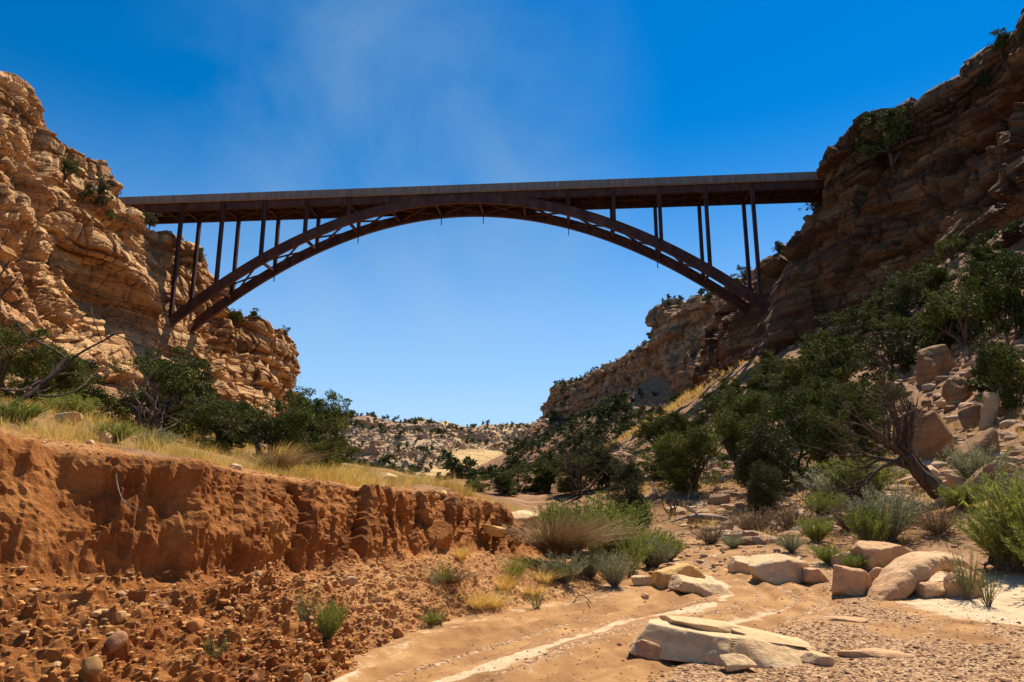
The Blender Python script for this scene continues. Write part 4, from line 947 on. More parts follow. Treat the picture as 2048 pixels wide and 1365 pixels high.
def juniper_meshes(seed, lod, mat=M_JUN, height=1.0, dense=1.0, lean=(0, 0), bare=.0, trunks=3, shape=1.0):
    """unit-height juniper; lod 0 near, 1 middle, 2 far"""
    r = np.random.default_rng(seed)
    V, F, tips = skeleton(r, 1.0, lean, trunks, depth=(4, 3, 2)[lod], r0=.038, spread=.8, gnarl=.22)
    tp = np.array([t[0] for t in tips])
    V = V.copy()
    zmax = tp[:, 2].max(); sc = .93 / zmax; wid = np.percentile(np.hypot(tp[:, 0], tp[:, 1]), 92); sw = .42 * shape / wid
    V[:, :2] *= sw; V[:, 2] *= sc; tp = tp * np.array([sw, sw, sc])
    if bare > 0: tp = tp[r.random(len(tp)) > bare]
    n_ = (int(150 * dense), int(62 * dense), 26)[lod]
    idx = r.choice(len(tp), min(n_, len(tp)), replace=len(tp) < n_)
    cen = tp[idx] + r.normal(0, .035, (len(idx), 3))
    # rounded body clumps fill the crown lower down
    m_ = int(n_ * (.32 if bare == 0 else .12)); a = r.uniform(0, 6.28, m_); zz = r.uniform(.12, .9, m_); rad = .40 * shape * np.sqrt(np.clip(1 - ((zz - .42) / .56) ** 2, .05, 1)) * r.uniform(.35, 1.0, m_)
    cen = np.concatenate([cen, np.stack([np.cos(a) * rad, np.sin(a) * rad, zz], 1)]); cen[:, 2] = np.maximum(cen[:, 2], .07)
    cen += np.array([lean[0], lean[1], 0]) * cen[:, 2:3] * .3
    rr = r.uniform(.045, .105, len(cen)) * (1, 1.15, 1.5)[lod]
    lv, lf = leaves(r, cen, rr, (190, 85, 26)[lod], (.0135, .026, .07)[lod])
    return np_mesh('trunk', V, F, M_BARK, True), np_mesh('crown', lv, lf, mat, False)
def make_tree(name, label, meshes, group=None, cat='tree', loc=(0, 0, 0), h=1.0, rz=0.0, wide=1.0, parts=('trunk', 'crown')):
    t = thing(name, label, cat, loc, rz, group); t.scale = (h * wide, h * wide, h)
    for nm, me in zip(parts, meshes): link(nm, me, t)
    return t
J0 = [juniper_meshes(20 + k, 0, M_JUN if k != 2 else M_JUND, shape=(1.0, 1.25, .8, 1.1)[k]) for k in range(4)]
J0B = [juniper_meshes(30 + k, 0, M_JUN, bare=.4, dense=.7, lean=(.35, 0) if k else (0, 0), shape=1.25) for k in range(2)]
J1 = [juniper_meshes(40 + k, 1, M_JUN if k % 3 else M_JUND, shape=(1.0, 1.2, .85, 1.1, 1.3, .95)[k]) for k in range(6)]
J2 = [juniper_meshes(60 + k, 2, M_FARJ, trunks=1, shape=(1.0, 1.25, 1.4, 1.1, 1.5, .95)[k]) for k in range(6)]
NTREE = 0
def ptree(px, py, h_px, meshes, label, name='juniper_tree', group=None, wide=1.0, Y=None, rz=None, sink=0.03, cat='tree'):
    global NTREE
    if Y is None:
        h = hit(px, py)[0]
        if h is None: h = Vector(at(px, py, 110))
        p = (h.x, h.y, h.z)
    else: p = at(px, py, Y); p = (p[0], Y, p[2])
    k = math.hypot(p[0] * .0, p[1]) / FPX * 1.02; H_ = h_px * k
    NTREE += 1
    return make_tree(name, label, meshes, group, cat, (p[0], p[1], p[2] - H_ * sink), H_, rz if rz is not None else random.uniform(0, 6.28), wide)
def grounded(px, Y, py_guess=None):
    """x from pixel column at depth Y, z from the ground below"""
    x = (px - 1024) / FPX * Y * 1.02; return x, Y, gz(x, Y)
def gtree(px, Y, top_py, meshes, label, **kw):
    """tree standing on the ground at depth Y whose top reaches top_py"""
    x, y, z = grounded(px, Y); zt = at(px, top_py, Y)[2]; H_ = zt - z
    wide = kw.get('wide', 1.0); global NTREE; NTREE += 1
    return make_tree(kw.get('name', 'juniper_tree'), label, meshes, kw.get('group'), kw.get('cat', 'tree'), (x, y, z - .03 * H_), H_, kw.get('rz', random.uniform(0, 6.28)), wide)
# left side
gtree(60, 13.0, 640, J0[1], 'dense dark juniper at the left edge behind the bare branches', wide=1.15, rz=.4)
gtree(150, 15.5, 700, J0[0], 'round dark juniper below the left cliff, right of the bare branches', wide=1.1, rz=2)
gtree(330, 15.0, 668, J0B[0], 'half bare grey juniper with tangled branches under the rib foot', wide=1.25, rz=1)
gtree(375, 19.0, 690, J0[2], 'dark juniper top just below the left rib foot', wide=1.0, rz=2.2)
gtree(460, 14.5, 790, J0[0], 'bright green juniper left of the leaning trunk', wide=1.5, rz=3)
gtree(545, 13.5, 770, J0B[1], 'leaning juniper with bare upper twigs against the sky', wide=1.25, rz=.2)
gtree(605, 15.0, 765, J0[3], 'sparse-topped juniper right of the leaning one, against the sky', wide=1.0, rz=1.2)
gtree(670, 17.5, 850, J0[1], 'low dark juniper at the right end of the left thicket', wide=1.1, rz=2.6)
gtree(240, 17.0, 790, J0[3], 'small olive juniper between the rock fin and the half bare juniper', wide=1.3, rz=.6)
gtree(425, 16.5, 800, J0[1], 'squat green juniper behind the bright green one', wide=1.5, rz=5)
for k, (px, py, hp, lb) in enumerate([(208, 410, 62, 'dark juniper on the skyline at the left end of the deck'), (130, 355, 48, 'juniper in the crevice under the overhanging left ledge'),
        (205, 440, 46, 'bushy juniper just below the skyline tree on the left cliff'), (300, 452, 36, 'small shrub on the rock under the deck end'), (165, 400, 40, 'low juniper between the ledge and the skyline tree'),
        (396, 522, 30, 'tiny tree on the rocks seen between the first bridge columns'), (452, 600, 40, 'juniper showing between the two ribs on the left'),
        (470, 648, 34, 'small juniper on top of the left promontory'), (510, 640, 26, 'grey shrub on the tip of the left promontory'), (570, 672, 20, 'tiny shrub on the outer edge of the left promontory')]):
    ptree(px, py, hp, J1[k % 6], lb)
# right cliff trees
for k, (px, py, hp, w, lb) in enumerate([(2002, 108, 62, 1.0, 'lone juniper on the skyline at top right'), (2052, 82, 36, 1.0, 'tree at the very top right corner of the cliff'),
        (1780, 318, 110, 1.1, 'large dark juniper growing on the upper ledge of the right cliff'), (1735, 250, 30, 1.3, 'grey shrub on the skyline left of the big ledge juniper'), (1975, 175, 40, 1.0, 'green shrub on the ledge under the lone skyline juniper'),
        (1632, 425, 44, .9, 'juniper hanging at the cliff edge below the deck end'), (1470, 575, 30, 1.2, 'small tree between the last two right columns'), (1492, 560, 34, 1, 'small tree on the rim behind the last column'), (1420, 605, 30, 1.2, 'shrub on the far rim left of the right rib foot'),
        (1560, 505, 26, 1.2, 'low shrub on the cliff edge right of the last column')]):
    ptree(px, py, hp, J1[(k + 2) % 6], lb, wide=w)
# right slope trees: base pixel, height, width
RT = [(1800, 640, 95, 1.0, 34), (1905, 520, 60, 1.0, 0), (1990, 560, 110, 1.0, 0), (1700, 700, 80, 1.2, 0), (1620, 720, 55, 1.3, 0), (1745, 650, 60, 1.1, 0), (1850, 610, 70, 1.2, 0), (1935, 690, 150, 1.0, 0),
      (2020, 690, 190, .9, 0), (1790, 760, 130, .9, 0), (1700, 790, 120, 1.1, 0), (1870, 700, 90, 1.1, 0), (1960, 600, 90, 1.1, 0), (1660, 870, 130, 1.1, 0), (1590, 900, 140, 1.0, 0), (1525, 900, 130, 1.1, 0), (1475, 950, 135, 1.1, 0),
      (1610, 960, 190, 1.0, 0), (1550, 1000, 170, 1.1, 0), (1720, 920, 170, 1.0, 0), (1390, 985, 140, 1.3, 0), (1310, 965, 90, 1.3, 0), (1205, 980, 110, 1.3, 0), (1160, 985, 80, 1.4, 0), (1100, 985, 70, 1.4, 0), (1040, 985, 62, 1.4, 0),
      (1250, 990, 80, 1.3, 0), (1560, 815, 70, 1.3, 0), (1640, 790, 90, 1.2, 0), (2035, 820, 140, 1.0, 0), (1990, 780, 110, 1.0, 0), (1760, 850, 110, 1, 0), (1000, 990, 48, 1.5, 0), (960, 985, 38, 1.5, 0)]
RLAB = ['dark juniper against the foot of the right cliff wall', 'uppermost juniper at the right, just under the shaded cliff', 'tall juniper under the cliff beside the uppermost one', 'rounded juniper at the corner where cliff and slope meet',
 'low juniper below the right rib foot, left of the cliff corner', 'juniper squeezed against the cliff above the cliff corner tree', 'bushy juniper on the slope above the pale split stone', 'tall juniper above the narrow orange pinnacle', 'largest dark juniper at the right edge of the slope',
 'tall green juniper behind the top of the twisted tree', 'broad juniper left of the twisted tree crown', 'juniper between the cliff and the tall right edge tree', 'thin juniper high on the right, below the cliff ledge', 'dense juniper in the middle of the right slope thicket',
 'dark juniper left of the middle of the slope thicket', 'olive juniper at the upper left of the slope thicket', 'wide juniper at the left end of the slope thicket', 'tallest juniper at the foot of the slope thicket', 'juniper leaning over the grey leafless brush',
 'juniper just left of the twisted tree trunk', 'round full juniper beyond the wash bend with a clear trunk', 'dark juniper right of the half-dead brownish tree', 'juniper behind the small conical one', 'low dark juniper left of the half-dead brownish tree', 'juniper behind the green thicket top',
 'juniper behind the pale block at the bank end', 'juniper right behind the small conical one', 'juniper at the edge of the sunny scree', 'juniper half way up, left of the broad one', 'lowest juniper at the right edge, beside the tilted slab', 'juniper at the right above the tilted slabs', 'juniper behind the twisted tree trunk', 'small juniper at the left end of the valley floor trees', 'smallest juniper where bank and valley floor meet']
for k, (px, py, hp, w, Y) in enumerate(RT):
    ptree(px, py, hp, J0[k % 4] if py > 860 else J1[k % 6], RLAB[k], wide=w * .92, group='junipers on the right side of the canyon')
t_ = make_tree('juniper_tree', 'small conical juniper standing alone right of the green thicket', J0[2], None, 'tree', (*flat(1252, 1085, .15), .1), 2.0, .5, .95)
ptree(1540, 1045, 130, J0[2], 'dark upright juniper beside the tangle of grey brush', wide=.8)
# scattered slopes: keep single trees to about 300, the rest as scrub
def scat_tree(n_, gen, lo, hi, label, group, pool, nmin=.45):
    global NTREE
    k = 0; tries = 0
    while k < n_ and tries < n_ * 30:
        tries += 1; x, y = gen(); p, nn = drop(x, y)
        if p is None or abs(nn.z) < nmin or in_bowl(p): continue
        h_ = r.uniform(lo, hi); make_tree('juniper_tree', label, pool[k % len(pool)], group, 'tree', (p.x, p.y, p.z - .15), h_, r.uniform(0, 6.28), r.uniform(1.0, 1.5)); k += 1; NTREE += 1
scat_tree(58, lambda: (r.uniform(15, 47), r.uniform(46, 92)), 1.8, 3.9, 'juniper scattered over the shaded right slope', 'scattered junipers on the right slope', J1)
scat_tree(100, lambda: (r.uniform(-8, 36), r.uniform(105, 345)), 2.5, 5.5, 'juniper scattered over the slope beyond the bridge', 'junipers beyond the bridge', J2)
scat_tree(74, lambda: (r.uniform(-115, 12), r.uniform(270, 399)), 3.0, 5.5, 'dark juniper dotted over the distant hillside', 'junipers on the distant hillside', J2)
def scrub(name, n_, gen, lo, hi, label, nmin=.3):
    V = []; F = []; o0 = 0; k = 0; src = []
    for t_, c_ in J2:
        v = np.empty(len(c_.vertices) * 3, np.float32); c_.vertices.foreach_get('co', v); src.append(v.reshape(-1, 3))
    while k < n_:
        x, y = gen(); p, nn = drop(x, y)
        if p is None or abs(nn.z) < nmin or in_bowl(p): continue
        v = src[k % len(src)][:1500]; a = r.uniform(0, 6.28); s = r.uniform(lo, hi); c, s_ = math.cos(a), math.sin(a); M = np.array([[c, -s_, 0], [s_, c, 0], [0, 0, .85]]) * s
        V.append(v @ M.T + np.array(p[:]) - [0, 0, .1]); k += 1
    V = np.concatenate(V); o = link(name, np_mesh(name, V, np.arange(len(V)).reshape(-1, 3), M_FARJ)); tag(o, label, 'scrub', kind='stuff')
scrub('hillside_scrub', 420, lambda: (r.uniform(-130, 25), r.uniform(262, 399)), 1.6, 3.6, 'dense low scrub over the distant hillside')
scrub('skyline_scrub', 150, lambda: (r.uniform(-150, 60), r.uniform(398, 412)), 2.6, 4.4, 'line of dark scrub along the far skyline')
scrub('slope_scrub', 420, lambda: (r.uniform(-12, 40), r.uniform(98, 350)), 1.5, 3.6, 'low scrub between junipers beyond the bridge')
scrub('left_slope_scrub', 110, lambda: (r.uniform(-50, -14), r.uniform(26, 120)), .7, 2.2, 'low scrub on the slope between the bank and the left cliff')
def rim_gen():
    t = r.uniform(0, 1); Y = np.interp(t, [0, .3, .6, 1], [195, 240, 300, 372]); xx = np.interp(Y, [190, 212, 237, 264, 301, 345, 368, 400], [56, 48, 46, 43, 37, 28, 25, 31]); return xx + r.uniform(0, 9), Y
scrub('rim_scrub', 120, rim_gen, 1.6, 3.2, 'scrub and small trees along the far right rim')

# dead and bare trees
def bare_tree(name, label, loc, H_, seed, lean, mat, depth=5, trunks=3, r0=.04, rz=0, wide=1.0, cat='tree', gnarl=.2, spread=.6, tw=1.0):
    r_ = np.random.default_rng(seed); V, F, tips = skeleton(r_, 1.0, lean, trunks, depth, spread, gnarl, r0, first=.4, nb=(2, 3), up=.3)
    V = V * (1 / V[:, 2].max()) * H_; V[:, :2] *= wide
    t = thing(name, label, cat, loc, rz)
    link('branches', np_mesh('branches', V, F, mat, True), t); return t
x, y, z = grounded(1838, 18.0)
# twisted bare tree: thick leaning trunk that fans out up and to the left
def twisted(loc, H_):
    r_ = np.random.default_rng(5); V = []; F = []; o0 = 0
    t = thing('bare_tree', 'bare twisted juniper with a thick reddish trunk leaning left over the scrub', 'tree', loc)
    trunk = [(.10, 0, -.06), (.06, 0, .03), (-.02, .01, .12), (-.09, .02, .21), (-.14, .02, .30)]
    tv = []; tf = []; o1 = 0
    for a_ in (0, 2.1, 4.2):
        off = np.array([math.cos(a_) * .026, math.sin(a_) * .026, 0]); pts = np.array(trunk) + off + r_.normal(0, .004, (5, 3))
        pts = catmull(pts[:, None, :], 14)[:, 0]; o1 = tube(pts * H_, np.linspace(.052, .026, 14) * H_ * r_.uniform(.85, 1.1, 14), 9, tv, tf, o1)
    link('trunk', np_mesh('trunk', np.concatenate(tv), np.concatenate(tf), M_TWIST, True), t)
    def limb(p, d, L, rad, lv):
        nonlocal o0
        pts = [np.array(p, float)]; cur = np.array(d, float)
        for k in range(7):
            cur = cur + r_.normal(0, .17, 3) + [0, 0, .03]; cur /= np.linalg.norm(cur); pts.append(pts[-1] + cur * L / 7)
        rr = np.linspace(rad, rad * .3, 8); o0 = tube(np.array(pts) * H_, rr * H_, 6 if lv < 2 else 4, V, F, o0)
        if lv < 4:
            for k in range((5, 4, 4, 3)[lv]):
                i = r_.integers(2, 8); nd = cur * .6 + (pts[i] - pts[i - 1]) / (L / 7) * .6 + r_.normal(0, .5, 3); nd /= np.linalg.norm(nd)
                limb(pts[i], nd, L * r_.uniform(.42, .68), rr[i] * .62, lv + 1)
    for d in [(-1.0, .1, .5), (-.75, -.2, .8), (-.45, .2, 1), (-.15, 0, 1), (.12, .1, 1), (-1.0, -.1, .15), (-.6, .3, .8), (-.85, .0, .65), (.02, -.2, 1)]:
        d = np.array(d, float); d /= np.linalg.norm(d); limb((-.13 + r_.normal(0, .012), .02, .27 + r_.uniform(-.05, .03)), d, r_.uniform(.34, .46), .019, 0)
    link('branches', np_mesh('branches', np.concatenate(V), np.concatenate(F), M_TWIST, True), t)
twisted((x, y, z), 4.2)
x, y, z = grounded(10, 8.5)
bare_tree('bare_tree', 'dark bare branches of a dead tree at the left edge', (x - .2, y, z), 3.3, 77, (.2, .05), M_DARKW, 5, 4, .011, wide=1.0, gnarl=.16)
x, y, z = grounded(590, 14.2)
bare_tree('bare_tree', 'thin leafless twigs standing above the leaning juniper', (x, y, z), 2.5, 78, (.3, 0), M_BARK, 4, 2, .014, wide=.6)
x, y, z = grounded(300, 13.8)
bare_tree('bare_shrub', 'tangle of grey bare branches in the left thicket', (x, y, z), 1.45, 79, (0, 0), M_BARK, 4, 4, .02, wide=1.2, cat='shrub')
for k, (px, Y, H_, lb) in enumerate([(1600, 22, 1.5, 'grey leafless brush left of the twisted tree'), (1660, 21, 1.7, 'tangled grey brush directly below the twisted tree'), (1500, 26, 1.4, 'grey brush behind the tree belt foot'), (1330, 27, 1.6, 'brown leafless brush under the belt of trees'), (1160, 33, 3.6, 'brownish half-dead tree in the belt beyond the thicket')]):
    x, y, z = grounded(px, Y); bare_tree('bare_shrub', lb, (x, y, z), H_, 80 + k, (0, 0), M_DARKW, 4, 5, .014, wide=1.3, cat='shrub', spread=.8)
# fallen log
V = []; F = []; o0 = 0
pts = [flat(a, b, zz) + (zz,) for a, b, zz in ((1370, 1035, .62), (1400, 1022, .75), (1440, 1030, .72), (1490, 1045, .6))]
p0 = np.array([A(1340, 1048, 24), A(1372, 1038, 24.2), (A(1400, 1036, 24.2)), A(1440, 1040, 24), A(1480, 1048, 23.8)]); p0[:, 2] += .05
o0 = tube(p0, [.02, .05, .08, .09, .07], 7, V, F, o0); o0 = tube(np.array([A(1400, 1036, 24.2), A(1385, 1020, 24.2), A(1372, 1012, 24.4)]), [.05, .03, .015], 5, V, F, o0)
o0 = tube(np.array([A(1350, 1066, 23.5), A(1390, 1062, 23.5), A(1430, 1066, 23.4)]), [.02, .05, .03], 5, V, F, o0)
tag(link('fallen_log', np_mesh('fallen_log', np.concatenate(V), np.concatenate(F), M_BARKP, True)), 'grey fallen branch lying on the slope beyond the wash bend', 'log')
V = []; F = []; pts = [(*flat(1148, 1206), .01), (*flat(1155, 1199), .05), (*flat(1168, 1200), .06), (*flat(1182, 1207), .01)]
tube(np.array(pts), [.008] * 4, 5, V, F, 0); tag(link('curved_stick', np_mesh('curved_stick', np.concatenate(V), np.concatenate(F), M_BARK, True)), 'short curved dark stick at the sandy edge of the track', 'stick')
V = []; F = []
rp = np.array([A(232, 948, 5.62), A(236, 975, 5.56), A(246, 1000, 5.5), A(262, 1012, 5.47), A(284, 1022, 5.45)])
tube(catmull(rp[:, None, :], 16)[:, 0], np.linspace(.006, .003, 16), 5, V, F, 0); tag(link('hanging_root', np_mesh('hanging_root', np.concatenate(V), np.concatenate(F), M_BARKP, True)), 'thin pale root hanging out of the shaded bank face', 'root')
x, y, z = grounded(1985, 12.5)
bare_tree('stump', 'dark gnarled stump among green shrubs at the right', (x - .15, y, z), .55, 95, (-.4, 0), M_BARK, 2, 2, .12, wide=1.2, cat='stump')

# grasses and shrubs
def blades(r, n_, H_, spread, width, lean=(0, 0), droop=.5, base=.12, seg=3):
    a = r.uniform(0, 6.28, n_); rb = base * np.sqrt(r.random(n_)); d = np.stack([np.cos(a), np.sin(a)], 1)
    L = H_ * r.uniform(.5, 1.1, n_); tilt = spread * r.uniform(.1, 1.0, n_)
    P0 = np.stack([d[:, 0] * rb, d[:, 1] * rb, np.full(n_, -.01)], 1)
    t = np.linspace(0, 1, seg + 1); out = []
    sidev = np.stack([-d[:, 1], d[:, 0], np.zeros(n_)], 1) + r.normal(0, .4, (n_, 3)); sidev /= np.linalg.norm(sidev, axis=1, keepdims=True)
    for k in t:
        hor = L * tilt * (k + droop * k * k); ver = L * (k - droop * .5 * tilt * k * k)
        c = P0 + np.stack([d[:, 0] * hor + lean[0] * L * k * k, d[:, 1] * hor + lean[1] * L * k * k, ver], 1)
        w = width * (1 - .85 * k)
        out.append(c - sidev * w / 2); out.append(c + sidev * w / 2)
    V = np.stack(out, 1); q = np.array([[2 * k, 2 * k + 1, 2 * k + 3, 2 * k + 2] for k in range(seg)])
    F = (q[None] + (np.arange(n_) * 2 * (seg + 1))[:, None, None]).reshape(-1, 4); return V.reshape(-1, 3), F
def tuft(name, label, loc, H_, n_, mat, spread=.6, lean=(0, 0), droop=.5, base=.15, width=.008, seed=0, cat='grass tuft', group=None):
    r_ = np.random.default_rng(seed + 900); V, F = blades(r_, n_, H_, spread, width, lean, droop, base * H_)
    o = link(name, np_mesh(name, V, F, mat)); o.location = loc; return tag(o, label, cat, group)
def gpt(px, py):
    h = hit(px, py)[0]; return tuple(h)
tuft('dry_tuft', 'large dry bunchgrass drooping over the bank brink', gpt(552, 945), .44, 900, M_DRYB, .9, (.25, -.1), .9, .3, .009, 1)
tuft('dry_tuft', 'straw-coloured grass rising from the big drooping bunchgrass', gpt(560, 938), .5, 420, M_DRY, .55, (.35, 0), .4, .25, .007, 2)
x, y, z = grounded(1112, 13.4)
tuft('withered_tuft', 'big brown withered grass clump hanging over the bank end', (x, y, z + .12), 1.0, 1700, M_DRYB, .85, (.25, -.25), 1.0, .25, .014, 3)
tuft('withered_tuft', 'brown grass clump with a dark drooping skirt on the sandy slope', gpt(905, 1165), .30, 350, M_DRYB, 1.0, (.4, -.3), 1.2, .3, .007, 4)
tuft('green_tuft', 'small green grass tuft above the drooping brown clump', gpt(888, 1160), .28, 120, M_GREEN, .35, (0, 0), .2, .3, .006, 5)
tuft('green_tuft', 'thin upright green tuft on the sandy bank slope', gpt(866, 1165), .27, 90, M_SAGE, .22, (0, 0), .1, .3, .006, 6)
for k, (px, py, H_, mt, sp, lb) in enumerate([(1010, 1180, .36, M_DRY, .6, 'golden grass tuft on the sandy slope'), (1090, 1165, .32, M_DRY, .9, 'golden grass tuft drooping beside the green thicket'), (1030, 1150, .4, M_GREEN, .6, 'yellow-green tuft below the bank end'),
        (955, 1215, .3, M_DRY, .9, 'straw tuft at the toe of the sandy slope'), (990, 1215, .26, M_DRY, 1.0, 'second straw tuft at the toe, nearer the track'), (920, 1120, .25, M_DRY, .6, 'small straw tuft on the middle of the slope'), (1065, 1190, .22, M_DRY, 1.1, 'flattened golden tuft near the withered clump'),
        (860, 1245, .16, M_GREEN, .8, 'low sprig by the edge of the track')]):
    tuft('grass_tuft', lb, gpt(px, py), H_, 260, mt, sp, (.2, -.05), .8, .3, .007, 10 + k)
def shrub_meshes(seed, mat, n_stem=60, spread=.7, leaf=.02, per=26, woody=M_BARKP, droop=.2):
    """unit-height feathery shrub: thin stems with small leaves along them"""
    r_ = np.random.default_rng(seed); V = []; F = []; o0 = 0; LP_ = []; LD = []
    for k in range(n_stem):
        a = r_.uniform(0, 6.28); tl = spread * math.sqrt(r_.random()); L = r_.uniform(.6, 1.05); d = np.array([math.cos(a) * tl, math.sin(a) * tl, 1]); d /= np.linalg.norm(d)
        pts = [np.array([math.cos(a), math.sin(a), 0]) * .06 * r_.random()]; cur = d
        for q in range(5): cur = cur + r_.normal(0, .09, 3) + [0, 0, .02 - droop * .05 * q * tl]; cur /= np.linalg.norm(cur); pts.append(pts[-1] + cur * L / 5)
        o0 = tube(pts, np.linspace(.008, .003, 6), 3, V, F, o0); P_ = np.array(pts)
        t = r_.uniform(.15, 1, per) ** .8 * 5; i = np.minimum(t.astype(int), 4); f = (t - i)[:, None]; LP_.append(P_[i] * (1 - f) + P_[i + 1] * f + r_.normal(0, .018, (per, 3))); LD.append(np.repeat(cur[None], per, 0))
    P_ = np.concatenate(LP_); D_ = np.concatenate(LD) + r_.normal(0, .55, P_.shape); D_ /= np.linalg.norm(D_, axis=1, keepdims=True)
    sdv = np.cross(D_, r_.normal(size=D_.shape)); sdv /= np.linalg.norm(sdv, axis=1, keepdims=True); s = leaf * r_.uniform(.6, 1.4, len(P_))[:, None]
    LV = np.stack([P_ - sdv * s * .22, P_ + sdv * s * .22, P_ + D_ * s * 1.9], 1).reshape(-1, 3)
    return np_mesh('stems', np.concatenate(V), np.concatenate(F), woody), np_mesh('leaves', LV, np.arange(len(LV)).reshape(-1, 3), mat)
SG = [shrub_meshes(200 + k, M_GREEN, 110, .75, .034, 60) for k in range(3)]; SS = [shrub_meshes(210 + k, M_SAGE, 110, .85, .03, 60) for k in range(3)]
SY = [shrub_meshes(220 + k, M_GREEN, 34, .6, .03, 22) for k in range(2)]
SD = [shrub_meshes(230 + k, M_DRYB, 110, 1.0, .026, 36) for k in range(2)]
def shrub(px, py, h_px, ms, label, wide=1.0, Y=None, group=None):
    p = Vector(gpt(px, py)) if Y is None else Vector(grounded(px, Y)); k = p.y / FPX * 1.02
    return make_tree('shrub', label, ms, group, 'shrub', (p.x, p.y, p.z - .02), h_px * k, random.uniform(0, 6.28), wide, ('stems', 'leaves'))
for k, (px, py, h, w, Y, ms, lb) in enumerate([
        (1140, 1080, 95, 1.0, 16, SG[0], 'yellow-green shrub at the top of the thicket behind the withered clump'), (1195, 1110, 105, 1.0, 14.8, SG[1], 'feathery green shrub in the middle of the thicket'), (1240, 1130, 80, 1.0, 14.6, SG[2], 'bright green shrub at the right of the thicket'),
        (1170, 1150, 60, 1.0, 12.9, SS[0], 'grey-green rabbitbrush below the withered clump'), (1215, 1170, 70, .9, 12.4, SS[1], 'blue-grey sage bush at the toe of the thicket'), (1120, 1170, 60, 1.4, 12.0, SS[2], 'small sage bush on the sand left of the thicket toe'), (1290, 1130, 60, 1.2, 15.5, SS[0], 'thin grey shrub at the wash bend'),
        (1105, 1040, 85, .9, 17.5, SG[2], 'yellow-green shrub rising above the pale block'), (1280, 1120, 60, 1.1, 15.6, SG[0], 'loose green shrub between the thicket and the wash bend'), (1195, 1060, 110, 1.4, 18, SG[0], 'light green shrub left of the conical juniper'), (1245, 1150, 60, 1.3, 13.6, SY[0], 'thin green stems before the thicket'),
        (1320, 1140, 50, 1.2, 16.5, SG[0], 'light green shrub behind the ochre boulder'), (1280, 1110, 60, 1.6, 17, SG[1], 'green grassy shrub under the conical juniper'),
        (2010, 1150, 190, 1.0, 12.3, SG[1], 'tall bright green shrub at the right edge'), (1960, 1160, 120, 1.3, 12.6, SG[0], 'green shrub left of the tall one at the right edge'), (2045, 1185, 140, 1.0, 10.6, SG[2], 'nearest green shrub cut by the right edge'), (2000, 1060, 90, 1.6, 15.5, SS[1], 'grey-green shrub behind the tall green one'),
        (1735, 1090, 110, 1.0, 15.5, SS[0], 'pale sage bush above the ridged boulder'), (1700, 1100, 80, 1.0, 15, SG[2], 'green shrub left of the pale sage bush'), (1920, 990, 90, 1.1, 18.5, SS[2], 'round blue-grey shrub right of the twisted tree trunk'),
        (1620, 1160, 40, 1.6, 13.8, SG[0], 'low green shrub in front of the dark-fronted stone'), (1665, 1175, 34, 1.4, 13.2, SG[1], 'low green sprigs left of the brown triangular boulder'), (1870, 1190, 100, .8, 10.6, SY[0], 'thin green sprigs growing before the arched boulder'), (1905, 1215, 70, 1.0, 10.2, SY[1], 'low green sprigs on the sand below the arched boulder'),
        (1735, 1195, 56, .9, 11.6, SY[0], 'yellow-green sprigs between brown and arched boulders'), (685, 1285, 75, .8, 7.1, SG[2], 'green sprig at the toe of the bank in the foreground'), (640, 1300, 60, 1.2, 6.9, SY[1], 'thin straggly sprigs left of the foreground green sprig'),
        (700, 1250, 40, 1.2, 7.6, SY[0], 'wispy sprigs on the bank toe above the green sprig'), (480, 1345, 50, 1.4, 5.6, SY[1], 'sprigs at the bottom edge under the bank'), (890, 1240, 40, 1.4, 9.2, SY[0], 'low straggly sprigs where track and bank meet'), (1070, 1220, 34, 1.5, 10.3, SY[1], 'low sprigs on the sand by the curved stick'),
        (1480, 1080, 60, 1.4, 20, SD[0], 'brown dry brush on the cut bank across the wash'), (1560, 1085, 66, 1.4, 19, SD[1], 'dark dry brush right of the fallen branch'), (1620, 1060, 60, 1.3, 20, SG[0], 'olive brush in front of the grey tangle'), (1400, 1090, 40, 1.6, 19, SD[0], 'low brown brush near the wash bend'), (1660, 1085, 60, 1.3, 17.5, SD[1], 'russet brush left of the sage bush'), (1830, 1085, 60, 1.5, 15.5, SD[0], 'straw brush below the twisted tree'), (1880, 1050, 50, 1.6, 17, SG[2], 'yellowish brush right of the twisted tree foot'),
        (1440, 1105, 26, 1.6, 17.5, SS[0], 'small grey sage at the far wash edge'), (1550, 1125, 36, 1.2, 15.5, SS[1], 'small sage just behind the whitish wedge boulder'), (1600, 1110, 50, 1.3, 16.5, SG[1], 'green brush behind the whitish wedge boulder'), (1700, 1000, 90, 1.5, 21, SG[2], 'dark green bush left of the twisted trunk'), (1640, 1010, 80, 1.5, 22, SS[2], 'dull green bush in front of the slope trees'),
        (60, 870, 50, 1.8, 8.2, SG[0], 'green bush on the bank top at the left edge'), (250, 880, 46, 1.8, 8.6, SG[1], 'green weeds on the bank top right of the pointed stone'), (160, 810, 50, 2.0, 10.5, SG[2], 'low green bush under the round dark juniper'), (330, 870, 40, 2, 10, SS[0], 'grey weeds at the foot of the half bare juniper')]):
    shrub(px, py, h, ms, lb, w, Y)
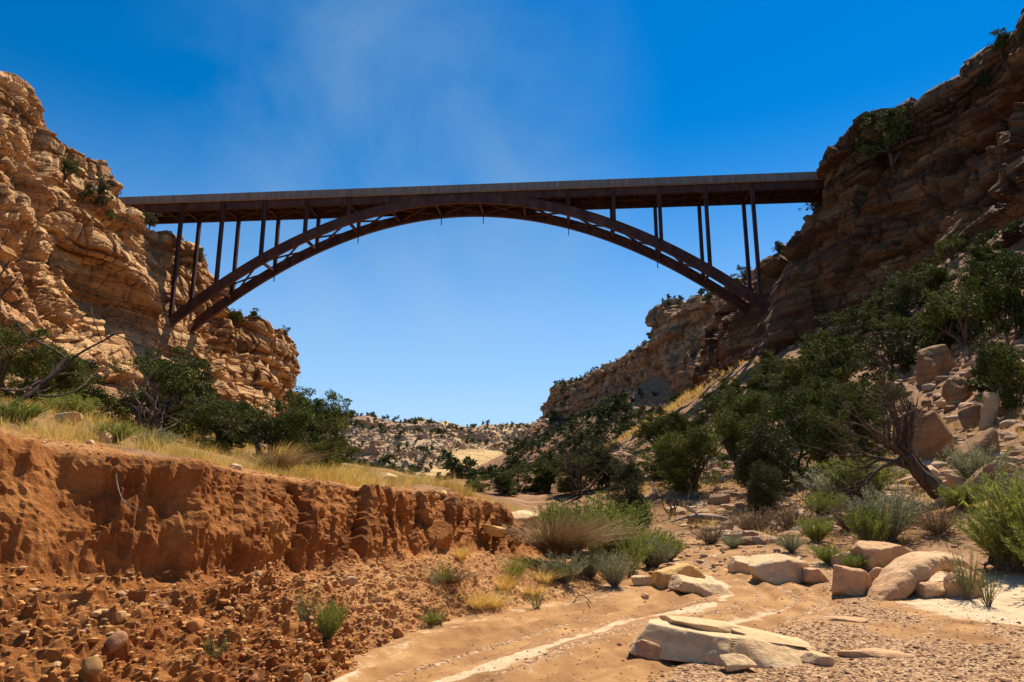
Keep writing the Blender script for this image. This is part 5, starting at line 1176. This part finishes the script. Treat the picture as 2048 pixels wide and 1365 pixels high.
# dry grass on the bank top and scattered litter
r = np.random.default_rng(12)
def grass_field(name, label, n_, gen, H_, mat, width):
    pv = [blades(np.random.default_rng(300 + k), 9, 1.0, .55, width, (.12, 0), .6, .22, 2) for k in range(5)]
    V = []; F = []; o0 = 0; k = 0
    while k < n_:
        x, y = gen(); z = gz(x, y); v, f = pv[k % 5]; a = r.uniform(0, 6.28); s = H_ * (.35 + 1.1 * r.random() ** 1.6) * (1 + .5 * float(np.sin(x * 1.7) * np.sin(y * 1.3))); c, s_ = math.cos(a), math.sin(a)
        V.append(np.stack([(v[:, 0] * c - v[:, 1] * s_) * s + x, (v[:, 0] * s_ + v[:, 1] * c) * s + y, v[:, 2] * s + z], 1)); F.append(f + o0); o0 += len(v); k += 1
    o = link(name, np_mesh(name, np.concatenate(V), np.concatenate(F), mat)); tag(o, label, 'grass', kind='stuff')
def bt_gen():
    while True:
        y = 3.5 + 17 * r.random() ** 1.2; x = float(edge_x(y)) - .35 - 9 * r.random() ** 1.7
        q = float(fbm(np.array([[x * .9, y * .9, 0]]), 3, 4)[0])
        if q > -.08 + (.25 if float(edge_x(y)) - x < .6 else 0): return x, y
grass_field('dry_grass', 'yellow dry grass covering the top of the left bank', 6500, bt_gen, .19, M_DRY, .022)
grass_field('green_grass', 'green grass blades mixed into the dry bank top grass', 1500, bt_gen, .22, M_GREEN, .018)
def rs_gen():
    while True:
        y = 15 + 22 * r.random(); x = r.uniform(4, 20)
        if H0([x], [y])[0] > .32: return x, y
grass_field('slope_grass', 'sparse straw grass on the rise across the wash', 4200, rs_gen, .26, M_DRY, .03)
grass_field('slope_weeds', 'withered brown weeds on the rise across the wash', 3200, rs_gen, .22, M_DRYB, .03)
def ls_gen(): return r.uniform(-40, -4), r.uniform(14, 60)
grass_field('left_slope_grass', 'thin dry grass on the slope behind the bank', 2500, ls_gen, .3, M_DRY, .04)
def ts_gen():
    while True:
        x = r.uniform(14, 42); y = r.uniform(112, 150)
        return x, y
grass_field('talus_grass', 'yellow bunchgrass on the sunlit scree beyond the bridge', 1100, ts_gen, .8, M_DRY, .12)
print('trees', NTREE, 'objects', len(bpy.data.objects))
